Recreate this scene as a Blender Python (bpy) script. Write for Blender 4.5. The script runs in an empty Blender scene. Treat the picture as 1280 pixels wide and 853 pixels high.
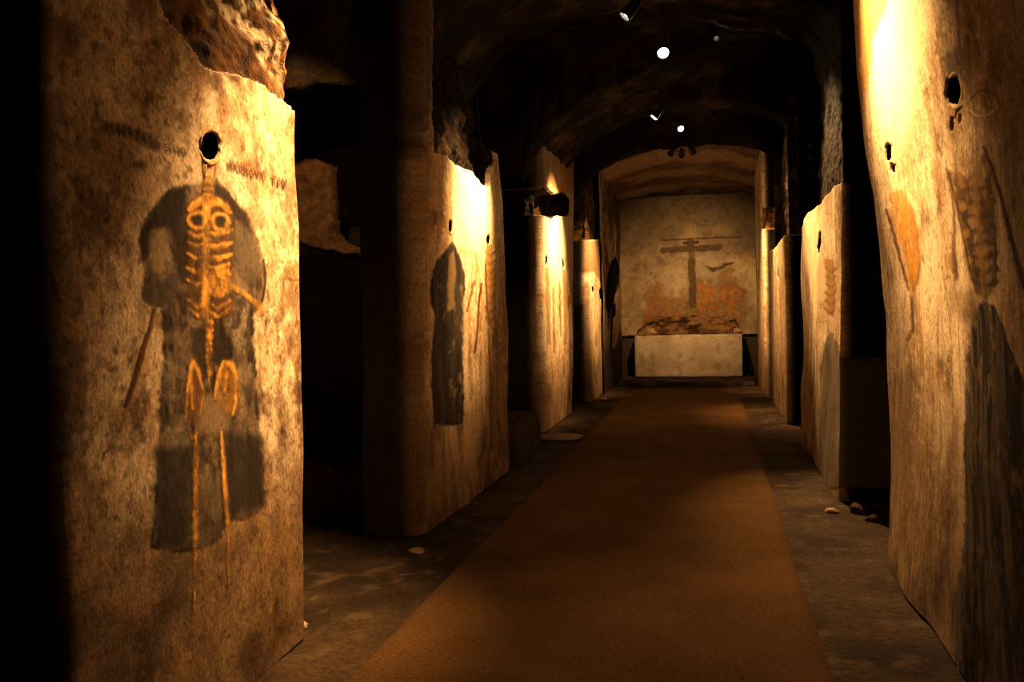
import bpy, math, random
import numpy as np

random.seed(4)
rng = np.random.RandomState(11)
scene = bpy.context.scene
C = scene.collection

# ------------------------------------------------------------------ camera
F, H = 1100.0, 1.5                                 # focal length (px of a 1280 wide frame), eye height

def cam_basis(roll=1.5):
    y = np.array([250.0, 41.5, -F]); y /= np.linalg.norm(y)
    r = math.radians(roll)
    u = np.array([-math.sin(r), math.cos(r), 0.0])
    z = np.array([u[0], u[1], -(u @ y) / y[2]]); z /= np.linalg.norm(z)
    return np.array([np.cross(y, z), y, z])
M = cam_basis()
EYE = np.array([0.0, 0.0, H])

def ray(x, y): return M @ np.array([x - 640.0, 426.5 - y, -F])
def on_x(x, y, X): d = ray(x, y); return EYE + d * (X / d[0])
def on_y(x, y, Y): d = ray(x, y); return EYE + d * (Y / d[1])
def on_floor(x, y, z=0.0): d = ray(x, y); return EYE + d * ((z - H) / d[2])
def to_view(P):
    """where a drawing's point falls on the reference drawing sheet (px)"""
    q = (P - EYE) @ M
    return 640.0 + F * q[..., 0] / -q[..., 2], 426.5 - F * q[..., 1] / -q[..., 2]

cd = bpy.data.cameras.new('camera'); cam = bpy.data.objects.new('camera', cd); C.objects.link(cam)
from mathutils import Matrix, Vector
mw = Matrix([list(M[0]) + [0], list(M[1]) + [0], list(M[2]) + [H], [0, 0, 0, 1]])
cam.matrix_world = mw
cd.sensor_fit = 'HORIZONTAL'; cd.sensor_width = 36.0; cd.lens = 36.0 * F / 1280.0
cd.clip_start = 0.05
scene.camera = cam
scene.view_settings.view_transform = 'Standard'
scene.view_settings.look = 'None'
scene.view_settings.exposure = 0.0
scene.view_settings.gamma = 0.8

# ------------------------------------------------------------------ noise
def _hash(ix, iy, iz, seed):
    n = (ix * 374761393 + iy * 668265263 + iz * 2147483647 + seed * 1274126177) & 0xFFFFFFFF
    n = ((n ^ (n >> 13)) * 1274126177) & 0xFFFFFFFF
    n = n ^ (n >> 16)
    return (n & 0xFFFFFF) / float(0xFFFFFF)

def vnoise(x, y, z=None, seed=0):
    x = np.asarray(x, float); y = np.asarray(y, float)
    fx, fy = np.floor(x), np.floor(y)
    ix, iy = fx.astype(np.int64), fy.astype(np.int64)
    u, v = x - fx, y - fy
    u = u * u * (3 - 2 * u); v = v * v * (3 - 2 * v)
    if z is None:
        a = _hash(ix, iy, 0, seed); b = _hash(ix + 1, iy, 0, seed)
        c = _hash(ix, iy + 1, 0, seed); d = _hash(ix + 1, iy + 1, 0, seed)
        return (a * (1 - u) + b * u) * (1 - v) + (c * (1 - u) + d * u) * v
    z = np.asarray(z, float); fz = np.floor(z); iz = fz.astype(np.int64); w = z - fz; w = w * w * (3 - 2 * w)
    r = 0
    for k, wk in ((0, 1 - w), (1, w)):
        a = _hash(ix, iy, iz + k, seed); b = _hash(ix + 1, iy, iz + k, seed)
        c = _hash(ix, iy + 1, iz + k, seed); d = _hash(ix + 1, iy + 1, iz + k, seed)
        r = r + wk * ((a * (1 - u) + b * u) * (1 - v) + (c * (1 - u) + d * u) * v)
    return r

def fbm(x, y, z=None, oct=4, seed=0, gain=.5):
    s, a, t = 0, 1.0, 0
    for o in range(oct):
        k = 2.03 ** o
        s = s + a * vnoise(x * k + 17.3 * o, y * k - 9.1 * o, None if z is None else z * k + 4.7 * o, seed + o)
        t += a; a *= gain
    return s / t

def sstep(a, b, x):
    t = np.clip((x - a) / (b - a), 0, 1); return t * t * (3 - 2 * t)
def lerp(a, b, m): return a + (b - a) * m[..., None]
def col(*c): return np.array(c, float)

# ------------------------------------------------------------------ mesh helpers
def link(me, name, mat, parent=None):
    o = bpy.data.objects.new(name, me); C.objects.link(o)
    if mat: me.materials.append(mat)
    if parent: o.parent = parent
    return o

def np_mesh(name, V, Q, rgb=None, alpha=None, mat=None, parent=None, smooth=True, flip=False):
    V = np.ascontiguousarray(V, np.float32); Q = np.ascontiguousarray(Q[:, ::-1] if flip else Q, np.int32)
    me = bpy.data.meshes.new(name)
    me.vertices.add(len(V)); me.vertices.foreach_set('co', V.ravel())
    n, k = Q.shape
    me.loops.add(n * k); me.loops.foreach_set('vertex_index', Q.ravel())
    me.polygons.add(n)
    me.polygons.foreach_set('loop_start', np.arange(0, n * k, k, dtype=np.int32))
    me.polygons.foreach_set('loop_total', np.full(n, k, np.int32))
    me.update(calc_edges=True)
    me.polygons.foreach_set('use_smooth', np.full(n, smooth, bool))
    if rgb is not None:
        at = me.color_attributes.new('Paint', 'FLOAT_COLOR', 'POINT')
        c4 = np.ones((len(V), 4), np.float32); c4[:, :3] = np.clip(rgb, 0, 1)
        if alpha is not None: c4[:, 3] = np.clip(alpha, 0, 1)
        at.data.foreach_set('color', c4.ravel())
    return link(me, name, mat, parent)

def grid_obj(name, P, keep=None, rgb=None, alpha=None, mat=None, parent=None, flip=False, smooth=True):
    n, m = P.shape[:2]
    idx = np.arange(n * m).reshape(n, m)
    Q = np.stack([idx[:-1, :-1], idx[:-1, 1:], idx[1:, 1:], idx[1:, :-1]], -1)
    Q = Q[keep] if keep is not None else Q.reshape(-1, 4)
    used = np.unique(Q); remap = np.full(n * m, -1, np.int64); remap[used] = np.arange(len(used))
    return np_mesh(name, P.reshape(-1, 3)[used], remap[Q], None if rgb is None else rgb.reshape(-1, 3)[used],
                   None if alpha is None else alpha.reshape(-1)[used], mat, parent, smooth, flip)

class MB:
    """collects simple shaped pieces into one mesh"""
    def __init__(s): s.V, s.Fc = [], []
    def add(s, V, Fc):
        b = len(s.V); s.V += [tuple(map(float, v)) for v in V]; s.Fc += [tuple(b + i for i in f) for f in Fc]
    def tube(s, pts, rad, n=10, cap=True, squash=None):
        pts = [np.array(p, float) for p in pts]
        if not hasattr(rad, '__len__'): rad = [rad] * len(pts)
        V, Fc = [], []
        for i, p in enumerate(pts):
            t = pts[min(i + 1, len(pts) - 1)] - pts[max(i - 1, 0)]; t /= max(np.linalg.norm(t), 1e-9)
            a = np.array([0, 0, 1.0]) if abs(t[2]) < .9 else np.array([1.0, 0, 0])
            u = np.cross(t, a); u /= np.linalg.norm(u); v = np.cross(t, u)
            for k in range(n):
                w = 2 * math.pi * k / n
                V.append(p + rad[i] * (math.cos(w) * u + math.sin(w) * v))
        for i in range(len(pts) - 1):
            for k in range(n):
                k2 = (k + 1) % n
                Fc.append((i * n + k, i * n + k2, (i + 1) * n + k2, (i + 1) * n + k))
        if cap: Fc.append(tuple(range(n))[::-1]); Fc.append(tuple((len(pts) - 1) * n + k for k in range(n)))
        s.add(V, Fc)
    def lathe(s, axis_o, axis_d, prof, n=24, cap=True):
        """prof: list of (distance along the axis, radius)"""
        d = np.array(axis_d, float); d /= np.linalg.norm(d)
        a0 = np.array([0, 0, 1.0]) if abs(d[2]) < .9 else np.array([1.0, 0, 0])
        u = np.cross(d, a0); u /= np.linalg.norm(u); v = np.cross(d, u); o = np.array(axis_o, float); V, Fc = [], []
        for a, r in prof:
            for k in range(n):
                w = 2 * math.pi * k / n; V.append(o + d * a + max(r, 1e-4) * (math.cos(w) * u + math.sin(w) * v))
        for i in range(len(prof) - 1):
            for k in range(n):
                k2 = (k + 1) % n; Fc.append((i * n + k, i * n + k2, (i + 1) * n + k2, (i + 1) * n + k))
        if cap: Fc.append(tuple(range(n))[::-1]); Fc.append(tuple((len(prof) - 1) * n + k for k in range(n)))
        s.add(V, Fc)
    def box(s, c, sz, R=None):
        V = []
        for x in (-.5, .5):
            for y in (-.5, .5):
                for z in (-.5, .5):
                    v = np.array([x * sz[0], y * sz[1], z * sz[2]])
                    V.append((R @ v if R is not None else v) + np.array(c))
        s.add(V, [(0, 1, 3, 2), (4, 6, 7, 5), (0, 4, 5, 1), (2, 3, 7, 6), (0, 2, 6, 4), (1, 5, 7, 3)])
    def build(s, name, mat, parent=None, smooth=False, bevel=0):
        me = bpy.data.meshes.new(name); me.from_pydata(s.V, [], s.Fc); me.update()
        for p in me.polygons: p.use_smooth = smooth
        o = link(me, name, mat, parent)
        if bevel:
            b = o.modifiers.new('bevel', 'BEVEL'); b.width = bevel; b.segments = 2; b.limit_method = 'ANGLE'
        return o

def thing(name, label, cat, loc=(0, 0, 0), group=None):
    o = bpy.data.objects.new(name, None); C.objects.link(o)
    o.empty_display_size = .2
    o['label'] = label; o['category'] = cat; o['kind'] = 'thing'
    if group: o['group'] = group
    return o
def tag(o, label, cat, group=None):
    o['label'] = label; o['category'] = cat; o['kind'] = 'thing'
    if group: o['group'] = group
    return o
def struct(o, label=None):
    o['kind'] = 'structure'
    if label: o['label'] = label
    return o

# ------------------------------------------------------------------ materials
def new_mat(name):
    m = bpy.data.materials.new(name); m.use_nodes = True
    nt = m.node_tree; nt.nodes.clear()
    return m, nt, nt.nodes.new, nt.links.new

def painted(name, rough=.92, scale=60.0, bump=.35, dist=.006, var=.35, transparent=False, stretch=(1, 1, 1)):
    m, nt, N, L = new_mat(name)
    out = N('ShaderNodeOutputMaterial'); b = N('ShaderNodeBsdfPrincipled')
    b.inputs['Roughness'].default_value = rough
    b.inputs['Specular IOR Level'].default_value = .12
    at = N('ShaderNodeVertexColor'); at.layer_name = 'Paint'
    tc = N('ShaderNodeTexCoord'); mp = N('ShaderNodeMapping'); mp.inputs['Scale'].default_value = stretch
    L(tc.outputs['Object'], mp.inputs['Vector'])
    n1 = N('ShaderNodeTexNoise'); n1.inputs['Scale'].default_value = scale; n1.inputs['Detail'].default_value = 6; n1.inputs['Roughness'].default_value = .65
    n2 = N('ShaderNodeTexNoise'); n2.inputs['Scale'].default_value = scale * .22; n2.inputs['Detail'].default_value = 5
    L(mp.outputs[0], n1.inputs['Vector']); L(mp.outputs[0], n2.inputs['Vector'])
    mr = N('ShaderNodeMapRange'); mr.inputs[1].default_value = .25; mr.inputs[2].default_value = .75
    mr.inputs[3].default_value = 1 - var; mr.inputs[4].default_value = 1 + var
    L(n1.outputs['Fac'], mr.inputs[0])
    mx = N('ShaderNodeMix'); mx.data_type = 'RGBA'; mx.blend_type = 'MULTIPLY'; mx.inputs[0].default_value = 1
    L(at.outputs['Color'], mx.inputs[6]); L(mr.outputs[0], mx.inputs[7])
    L(mx.outputs[2], b.inputs['Base Color'])
    ad = N('ShaderNodeMath'); ad.operation = 'ADD'
    L(n1.outputs['Fac'], ad.inputs[0]); L(n2.outputs['Fac'], ad.inputs[1])
    bp = N('ShaderNodeBump'); bp.inputs['Strength'].default_value = bump; bp.inputs['Distance'].default_value = dist
    L(ad.outputs[0], bp.inputs['Height']); L(bp.outputs[0], b.inputs['Normal'])
    if transparent:
        t = N('ShaderNodeBsdfTransparent'); ms = N('ShaderNodeMixShader')
        L(at.outputs['Alpha'], ms.inputs[0]); L(t.outputs[0], ms.inputs[1]); L(b.outputs[0], ms.inputs[2])
        L(ms.outputs[0], out.inputs['Surface'])
    else:
        L(b.outputs[0], out.inputs['Surface'])
    return m

def mottled(name, c1, c2, scale=8, rough=.95, bump=.5, dist=.02, stretch=(1, 1, 1), metallic=0, spec=.1):
    m, nt, N, L = new_mat(name)
    out = N('ShaderNodeOutputMaterial'); b = N('ShaderNodeBsdfPrincipled')
    b.inputs['Roughness'].default_value = rough; b.inputs['Metallic'].default_value = metallic
    b.inputs['Specular IOR Level'].default_value = spec
    tc = N('ShaderNodeTexCoord'); mp = N('ShaderNodeMapping'); mp.inputs['Scale'].default_value = stretch
    L(tc.outputs['Object'], mp.inputs['Vector'])
    n1 = N('ShaderNodeTexNoise'); n1.inputs['Scale'].default_value = scale; n1.inputs['Detail'].default_value = 8; n1.inputs['Roughness'].default_value = .62
    L(mp.outputs[0], n1.inputs['Vector'])
    cr = N('ShaderNodeValToRGB'); cr.color_ramp.elements[0].position = .32; cr.color_ramp.elements[1].position = .68
    cr.color_ramp.elements[0].color = (*c1, 1); cr.color_ramp.elements[1].color = (*c2, 1)
    L(n1.outputs['Fac'], cr.inputs[0]); L(cr.outputs[0], b.inputs['Base Color'])
    bp = N('ShaderNodeBump'); bp.inputs['Strength'].default_value = bump; bp.inputs['Distance'].default_value = dist
    L(n1.outputs['Fac'], bp.inputs['Height']); L(bp.outputs[0], b.inputs['Normal'])
    L(b.outputs[0], out.inputs['Surface'])
    return m

def emission(name, c, s):
    m, nt, N, L = new_mat(name)
    out = N('ShaderNodeOutputMaterial'); e = N('ShaderNodeEmission')
    e.inputs[0].default_value = (*c, 1); e.inputs[1].default_value = s
    L(e.outputs[0], out.inputs['Surface']); return m

PLASTER = painted('fresco plaster', scale=85, bump=.36, dist=.006, var=.5, stretch=(1, 1, .7))
TUFF = painted('tuff rock', scale=22, bump=.8, dist=.03, var=.45)
PAINT = painted('fresco paint', scale=70, bump=.35, dist=.005, var=.4, transparent=True, stretch=(1, 1, .5))
ROCK = mottled('dark tuff', (.035, .023, .014), (.12, .078, .045), 5, bump=.9, dist=.06)
SHADE_ROCK = mottled('shade-black rock', (.006, .004, .003), (.02, .013, .009), 6, bump=.8, dist=.05)  # near-black rock: shade below the lit sill put into the colour
BLACK = mottled('hollow dark', (.003, .002, .002), (.008, .006, .005), 9)
BONE = mottled('old bone', (.30, .19, .09), (.62, .45, .24), 60, bump=.6, dist=.006)
STONE = mottled('pale stone', (.28, .20, .12), (.50, .38, .25), 14, bump=.6, dist=.02)
TUFFSTUB = mottled('orange tuff', (.15, .075, .03), (.40, .235, .095), 9, bump=.8, dist=.03)
METAL = mottled('black metal', (.01, .01, .01), (.018, .017, .016), 20, rough=.5, bump=.05, dist=.002, spec=.4)
LENS = emission('lit lens', (1, .93, .80), 30)
LENS_DIM = emission('lit lens aside', (1, .93, .80), 9)

# ------------------------------------------------------------------ drawing tools (on a wall's own drawing sheet)
class Sheet:
    def __init__(s, P, PX, PY):
        s.P, s.PX, s.PY, s.shape = P, PX, PY, PX.shape
        s.wx = (fbm(PX / 7, PY / 7, oct=3, seed=91) - .5) * 2
        s.wy = (fbm(PX / 7, PY / 7, oct=3, seed=97) - .5) * 2
    def _sel(s, pts, mar):
        p = np.array(pts, float)
        return np.nonzero((s.PX > p[:, 0].min() - mar) & (s.PX < p[:, 0].max() + mar) & (s.PY > p[:, 1].min() - mar) & (s.PY < p[:, 1].max() + mar))
    def line(s, pts, w, soft=1.2, wob=1.0):
        """coverage of a brush stroke through pts; w one width or one per point"""
        w = [w] * len(pts) if not hasattr(w, '__len__') else w
        out = np.zeros(s.shape); I = s._sel(pts, max(w) + 6)
        if not len(I[0]): return out
        x = s.PX[I] + s.wx[I] * wob; y = s.PY[I] + s.wy[I] * wob
        best = np.full(x.shape, -1e9)
        for (a, b, w0, w1) in zip(pts[:-1], pts[1:], w[:-1], w[1:]):
            dx, dy = b[0] - a[0], b[1] - a[1]; l2 = max(dx * dx + dy * dy, 1e-6)
            t = np.clip(((x - a[0]) * dx + (y - a[1]) * dy) / l2, 0, 1)
            best = np.maximum(best, (w0 + (w1 - w0) * t) / 2 - np.hypot(x - a[0] - t * dx, y - a[1] - t * dy))
        out[I] = sstep(-soft, soft, best); return out
    def poly(s, pts, soft=2.0, wob=2.0):
        out = np.zeros(s.shape); I = s._sel(pts, soft + 6)
        if not len(I[0]): return out
        x = s.PX[I] + s.wx[I] * wob; y = s.PY[I] + s.wy[I] * wob
        d = np.full(x.shape, 1e9); ins = np.zeros(x.shape, bool)
        for a, b in zip(pts, pts[1:] + pts[:1]):
            dx, dy = b[0] - a[0], b[1] - a[1]; l2 = max(dx * dx + dy * dy, 1e-6)
            t = np.clip(((x - a[0]) * dx + (y - a[1]) * dy) / l2, 0, 1)
            d = np.minimum(d, np.hypot(x - a[0] - t * dx, y - a[1] - t * dy))
            if abs(dy) > 1e-9:
                c = ((a[1] > y) != (b[1] > y)) & (x < dx * (y - a[1]) / dy + a[0]); ins ^= c
        out[I] = sstep(-soft, soft, np.where(ins, d, -d)); return out
    def blob(s, cx, cy, rx, ry, soft=.35, wob=1.0):
        r = np.hypot((s.PX + s.wx * wob - cx) / rx, (s.PY + s.wy * wob - cy) / ry)
        return 1 - sstep(1 - soft, 1 + soft, r)

class Layer:
    def __init__(s, shape): s.c = np.zeros(shape + (3,)); s.a = np.zeros(shape)
    def put(s, m, c, k=1.0):
        m = np.clip(m * k, 0, 1); a = m + s.a * (1 - m); c = np.asarray(c, float)
        if c.ndim == 1: c = np.broadcast_to(c, s.c.shape)
        s.c = np.where(a[..., None] > 1e-6, (c * m[..., None] + s.c * (s.a * (1 - m))[..., None]) / np.maximum(a, 1e-6)[..., None], c)
        s.a = a

def keep_cells(mask, thr=.5):
    m = mask > thr
    return m[:-1, :-1] | m[:-1, 1:] | m[1:, 1:] | m[1:, :-1]

GLYPH = {
 'S': [[(1, 0), (0, .1), (0, .45), (1, .55), (1, .9), (0, 1)]], 'I': [[(.5, 0), (.5, 1)]],
 'N': [[(0, 1), (0, 0), (1, 1), (1, 0)]], 'V': [[(0, 0), (.5, 1), (1, 0)]], 'M': [[(0, 1), (.1, 0), (.5, .8), (.9, 0), (1, 1)]],
 'A': [[(0, 1), (.5, 0), (1, 1)], [(.25, .6), (.75, .6)]], 'R': [[(0, 1), (0, 0), (.9, .1), (.9, .4), (0, .5), (1, 1)]],
 'B': [[(0, 1), (0, 0), (.8, .1), (.8, .4), (0, .5), (1, .65), (1, .9), (0, 1)]], 'O': [[(.5, 0), (0, .5), (.5, 1), (1, .5), (.5, 0)]],
 'T': [[(.5, 0), (.5, 1)], [(0, 0), (1, 0)]]}
def write(sheet, text, x, y, dx, dy, w, h, th=1.5):
    m = np.zeros(sheet.shape)
    for ch in text:
        for st in GLYPH.get(ch, []):
            m = np.maximum(m, sheet.line([(x + a * w, y + a * w * dy / dx - h + b * h) for a, b in st], th, .8, .5))
        x += dx; y += dy
    return m

# ------------------------------------------------------------------ piers
def edge_fn(pts, X):
    w = np.array([on_x(px, py, X) for px, py in pts]); w = w[np.argsort(w[:, 2])]
    return lambda z: np.interp(z, w[:, 2], w[:, 1])

class Pier:
    def __init__(s, X, near, far, D=.6, r=.12, seed=1, dy=.01, dz=.008, z0=0, z1=4.45, xz=None, relief=1.0, bulge=.09):
        s.X, s.side, s.D, s.r, s.seed = X, (1 if X > 0 else -1), D, r, seed
        s.yn = near if callable(near) else edge_fn(near, X)
        s.yf = far if callable(far) else edge_fn(far, X)
        s.dy, s.dz, s.z0, s.z1, s.relief, s.bulge = dy, dz, z0, z1, relief, bulge
        s.xz = xz if xz else (lambda z: np.full_like(np.asarray(z, float), X))
    def low(s, a, Z):
        return (fbm(a * 1.1, Z * .9, oct=3, seed=s.seed) - .5) * s.bulge
    def at(s, px, py):
        """the point of the real (bulging) face that a drawn point belongs to"""
        p = on_x(px, py, s.X)
        for _ in range(3): p = on_x(px, py, float(s.xz(p[2])))
        p[0] -= s.side * float(s.low(np.array([p[1] + s.seed * 7.7]), np.array([p[2]]))[0])
        return p
    def surface(s, dy, dz, amp=1.0, bulge=1.0):
        """returns points and outward normals of the pier's wrapped face"""
        z = np.linspace(s.z0, s.z1, int((s.z1 - s.z0) / dz) + 1)
        yn, yf = s.yn(z), s.yf(z)
        L = float(np.max(yf - yn)); nf = max(8, int((L - 2 * s.r) / dy)); ne = max(6, int((s.D - s.r) / max(.03, dy))); nc = max(6, int(s.r * 1.6 / min(dy, .02)))
        prm = [('n', t) for t in np.linspace(1, 0, ne, endpoint=False)] + [('cn', t) for t in np.linspace(0, 1, nc, endpoint=False)] + \
              [('f', t) for t in np.linspace(0, 1, nf, endpoint=False)] + [('cf', t) for t in np.linspace(0, 1, nc, endpoint=False)] + [('e', t) for t in np.linspace(0, 1, ne)]
        m = len(prm); Y = np.zeros((len(z), m)); Dp = np.zeros_like(Y); NY = np.zeros_like(Y); ND = np.zeros_like(Y)
        r = s.r
        for j, (k, t) in enumerate(prm):
            if k == 'n': Y[:, j] = yn; Dp[:, j] = r + t * (s.D - r); NY[:, j] = -1
            elif k == 'e': Y[:, j] = yf; Dp[:, j] = r + t * (s.D - r); NY[:, j] = 1
            elif k == 'f': Y[:, j] = yn + r + t * (yf - yn - 2 * r); ND[:, j] = -1
            elif k == 'cn':
                a = t * math.pi / 2; Y[:, j] = yn + r - r * math.cos(a); Dp[:, j] = r - r * math.sin(a); NY[:, j] = -math.cos(a); ND[:, j] = -math.sin(a)
            else:
                a = t * math.pi / 2; Y[:, j] = yf - r + r * math.sin(a); Dp[:, j] = r - r * math.cos(a); NY[:, j] = math.sin(a); ND[:, j] = -math.cos(a)
        Z = np.repeat(z[:, None], m, 1)
        s.dp = Dp; xf = s.xz(Z); Xs = xf + s.side * Dp
        P = np.stack([Xs, Y, Z], -1); Nn = np.stack([s.side * ND, NY, np.zeros_like(Y)], -1)
        face = np.stack([xf, Y, Z], -1)
        wl = np.stack([Y * 1.0 + Dp * 1.3 + s.seed * 7.7, Z], -1)
        low = s.low(wl[..., 0], Z) * bulge
        mid = (fbm(wl[..., 0] * 6, Z * 3.2, oct=4, seed=s.seed + 3) - .5) * .010 * s.relief
        fine = (fbm(wl[..., 0] * 30, Z * 16, oct=3, seed=s.seed + 5) - .5) * .0025 * s.relief
        P = P + Nn * ((low + (mid + fine) * amp)[..., None])
        return P, Nn, face, wl

def plaster_colour(w, Z, seed, tone=1.0, grime=1.0, streak=1.0):
    a, z = w[..., 0], Z
    iv, tan, ora, dk = col(.70, .585, .42), col(.44, .30, .165), col(.52, .30, .11), col(.10, .07, .045)
    n1 = fbm(a * 2.1, z * 1.7, oct=5, seed=seed + 11)
    n2 = fbm(a * 5.5, z * 4.2, oct=5, seed=seed + 12)
    st = fbm(a * 26, z * 1.6, oct=4, seed=seed + 13)
    sp = fbm(a * 60, z * 45, oct=3, seed=seed + 14)
    c = np.broadcast_to(iv, a.shape + (3,)).copy()
    c = lerp(c, tan, sstep(.42, .68, n1) * .8)
    c = lerp(c, ora, sstep(.52, .72, n2) * .55)
    c = lerp(c, tan * .75, sstep(.50, .72, st) * .55 * streak)
    c = lerp(c, dk, sstep(.52, .80, n2 * .5 + fbm(a * 9, z * 8, oct=4, seed=seed + 15) * .5) * .85 * grime)
    c = lerp(c, dk, sstep(.60, .75, sp) * .45)
    c = lerp(c, iv * 1.12, sstep(.50, .80, fbm(a * 24, z * 24, oct=4, seed=seed + 16)) * .6)
    low = sstep(1.15, .25, z + (n1 - .5) * .8)                       # darker, browner lower wall
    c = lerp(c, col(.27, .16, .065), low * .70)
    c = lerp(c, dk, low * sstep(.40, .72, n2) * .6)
    return c * tone

def tuff_colour(w, Z, seed, k=1.0):
    a, z = w[..., 0], Z
    n = fbm(a * 3.2, z * 3.2, oct=5, seed=seed + 31); p = fbm(a * 16, z * 16, oct=4, seed=seed + 32); q = fbm(a * 1.8, z * 2.4, oct=3, seed=seed + 33)
    c = np.broadcast_to(col(.16, .085, .035), a.shape + (3,)).copy()
    c = lerp(c, col(.36, .19, .055), sstep(.45, .6, n))
    c = lerp(c, col(.05, .03, .018), sstep(.55, .68, p))
    c = lerp(c, col(.55, .45, .32), sstep(.55, .66, q) * sstep(.47, .58, fbm(a * 26, z * 26, oct=3, seed=seed + 34)))
    return c * k

def add_holes(pier, root_plaster, sockets):
    """dark skull sockets sunk into the wall: a cup each, with what is left of the bone round it"""
    for sk in sockets:
        cx, cy, rx, ry = sk['c']; n = 22; V = []; Fc = []
        dirs = [(math.cos(2 * math.pi * k / n), math.sin(2 * math.pi * k / n)) for k in range(n)]
        rs = [1 + .12 * math.sin(3 * k + cx) + .06 * math.sin(7 * k) for k in range(n)]
        for q, (sc, dp) in enumerate(((1.35, .016), (1.15, .014), (1.1, .05), (1.0, .13), (.5, .18))):
            for (u, v), r in zip(dirs, rs):
                p = pier.at(cx + u * rx * sc * r, cy + v * ry * sc * r); p[0] += pier.side * dp; V.append(p)
        for q in range(4):
            for k in range(n):
                k2 = (k + 1) % n; Fc.append((q * n + k, q * n + k2, (q + 1) * n + k2, (q + 1) * n + k))
        Fc.append(tuple(4 * n + k for k in range(n)))
        mb = MB(); mb.add(V, Fc); o = mb.build('skull_socket', BLACK, root_plaster, smooth=True)
        o['label'] = sk.get('label', 'dark hollow socket where a skull was set into the wall')
        for st in sk.get('bone', ()):
            pts, rad = st
            mb = MB(); W = [pier.at(x, y) + np.array([pier.side * .004, 0, 0]) for x, y in pts]
            mb.tube(W, [q * .8 for q in (rad if hasattr(rad, '__len__') else [rad] * len(W))], 8)
            b = mb.build('skull_fragment', BONE, root_plaster, smooth=True); b['label'] = 'broken rim of yellowed bone'

def build_pier(pier, name, label, missing=None, sockets=(), draw=None, tone=1.0, grime=1.0, rock_depth=.03, rock_k=1.0, rough_rock=.05, group='frescoed piers along the gallery', tint=None, lift=0.0, end_dark=1.0, flank=1.0, streak=1.0):
    root = thing(name, label, 'pier', group=group)
    P, Nn, face, w = pier.surface(pier.dy, pier.dz)
    PX, PY = to_view(face); sh = Sheet(face, PX, PY)
    Z = face[..., 2]
    hole = np.zeros(PX.shape)
    for sk in sockets: hole = np.maximum(hole, sh.blob(*sk['c'], soft=.12, wob=1.2))
    miss = np.zeros(PX.shape)
    if missing:
        for pts, so in missing: miss = np.maximum(miss, sh.poly(pts, soft=so, wob=so * 2.2))
    gone = np.maximum(hole, miss)
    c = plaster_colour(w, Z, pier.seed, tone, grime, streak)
    if tint is not None: c = tint(sh, c, w, Z)
    dk = sstep(pier.r * .45, pier.r * 1.1 + .04, pier.dp)             # grimy flanks with their unlit shade painted in, deeper higher up
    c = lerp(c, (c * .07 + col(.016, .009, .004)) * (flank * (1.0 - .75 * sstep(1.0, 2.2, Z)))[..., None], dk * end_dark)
    inset = sstep(.25, .6, miss) * .05 + sstep(.3, .6, hole) * .008
    c = lerp(c, col(.75, .66, .50), sstep(.06, .2, miss) * (1 - sstep(.3, .5, miss)) * .6)   # freshly broken plaster edge
    Pp = P - Nn * inset[..., None]
    keep = ~((gone[:-1, :-1] > .55) & (gone[:-1, 1:] > .55) & (gone[1:, 1:] > .55) & (gone[1:, :-1] > .55))
    fl = pier.side < 0
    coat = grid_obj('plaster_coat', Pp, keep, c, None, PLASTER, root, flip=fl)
    # rock behind
    Pr, Nr, fr, wr = pier.surface(max(pier.dy * 1.5, .012), max(pier.dz * 1.6, .012), amp=.5)
    rx, ry = to_view(fr); shr = Sheet(fr, rx, ry); Zr = fr[..., 2]
    m2 = np.zeros(rx.shape); h2 = np.zeros(rx.shape)
    if missing:
        for pts, so in missing: m2 = np.maximum(m2, shr.poly(pts, soft=so * 2.2, wob=so * 2))
    for sk in sockets: h2 = np.maximum(h2, shr.blob(sk['c'][0], sk['c'][1], sk['c'][2] * 1.3 + .5, sk['c'][3] * 1.3 + .5, soft=.1, wob=.5))
    bump = (fbm(wr[..., 0] * 5, Zr * 5, oct=5, seed=pier.seed + 41) - .5) * 2
    bump2 = np.abs(fbm(wr[..., 0] * 11, Zr * 11, oct=4, seed=pier.seed + 42) - .5) * 2
    off = .03 + m2 * (rock_depth + rough_rock * bump - rough_rock * .3 * bump2 + lift)
    Pr = Pr - Nr * np.maximum(off, .012)[..., None]
    kr = ~((h2[:-1, :-1] > .6) & (h2[1:, 1:] > .6))
    grid_obj('rock_core', Pr, kr, tuff_colour(wr, Zr, pier.seed, rock_k), None, TUFF, root, flip=fl)
    add_holes(pier, coat, sockets)
    if draw:
        for k, (nm, lab, lay) in enumerate(draw(sh, w)):
            lay.a = lay.a * (1 - sstep(.1, .4, gone))
            if lay.a.max() < .05: continue
            o = grid_obj(nm, P + Nn * (.0025 + .0012 * k), keep_cells(lay.a, .03), lay.c, lay.a, PAINT, coat, flip=fl)
            if lab: o['label'] = lab
    return root

def worn(sh, w, seed, lo=.3, hi=.55, s=(18, 14)):
    return 1 - .55 * sstep(lo, hi, fbm(w[..., 0] * s[0], sh.P[..., 2] * s[1], oct=4, seed=seed))

# ---- colours of the paint
ROBE, ROBE_D = col(.115, .082, .055), col(.046, .034, .025)
OCH, OCH_L, OCH_D = col(.60, .34, .075), col(.78, .52, .17), col(.27, .12, .03)
BRN = col(.12, .06, .025)

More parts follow.
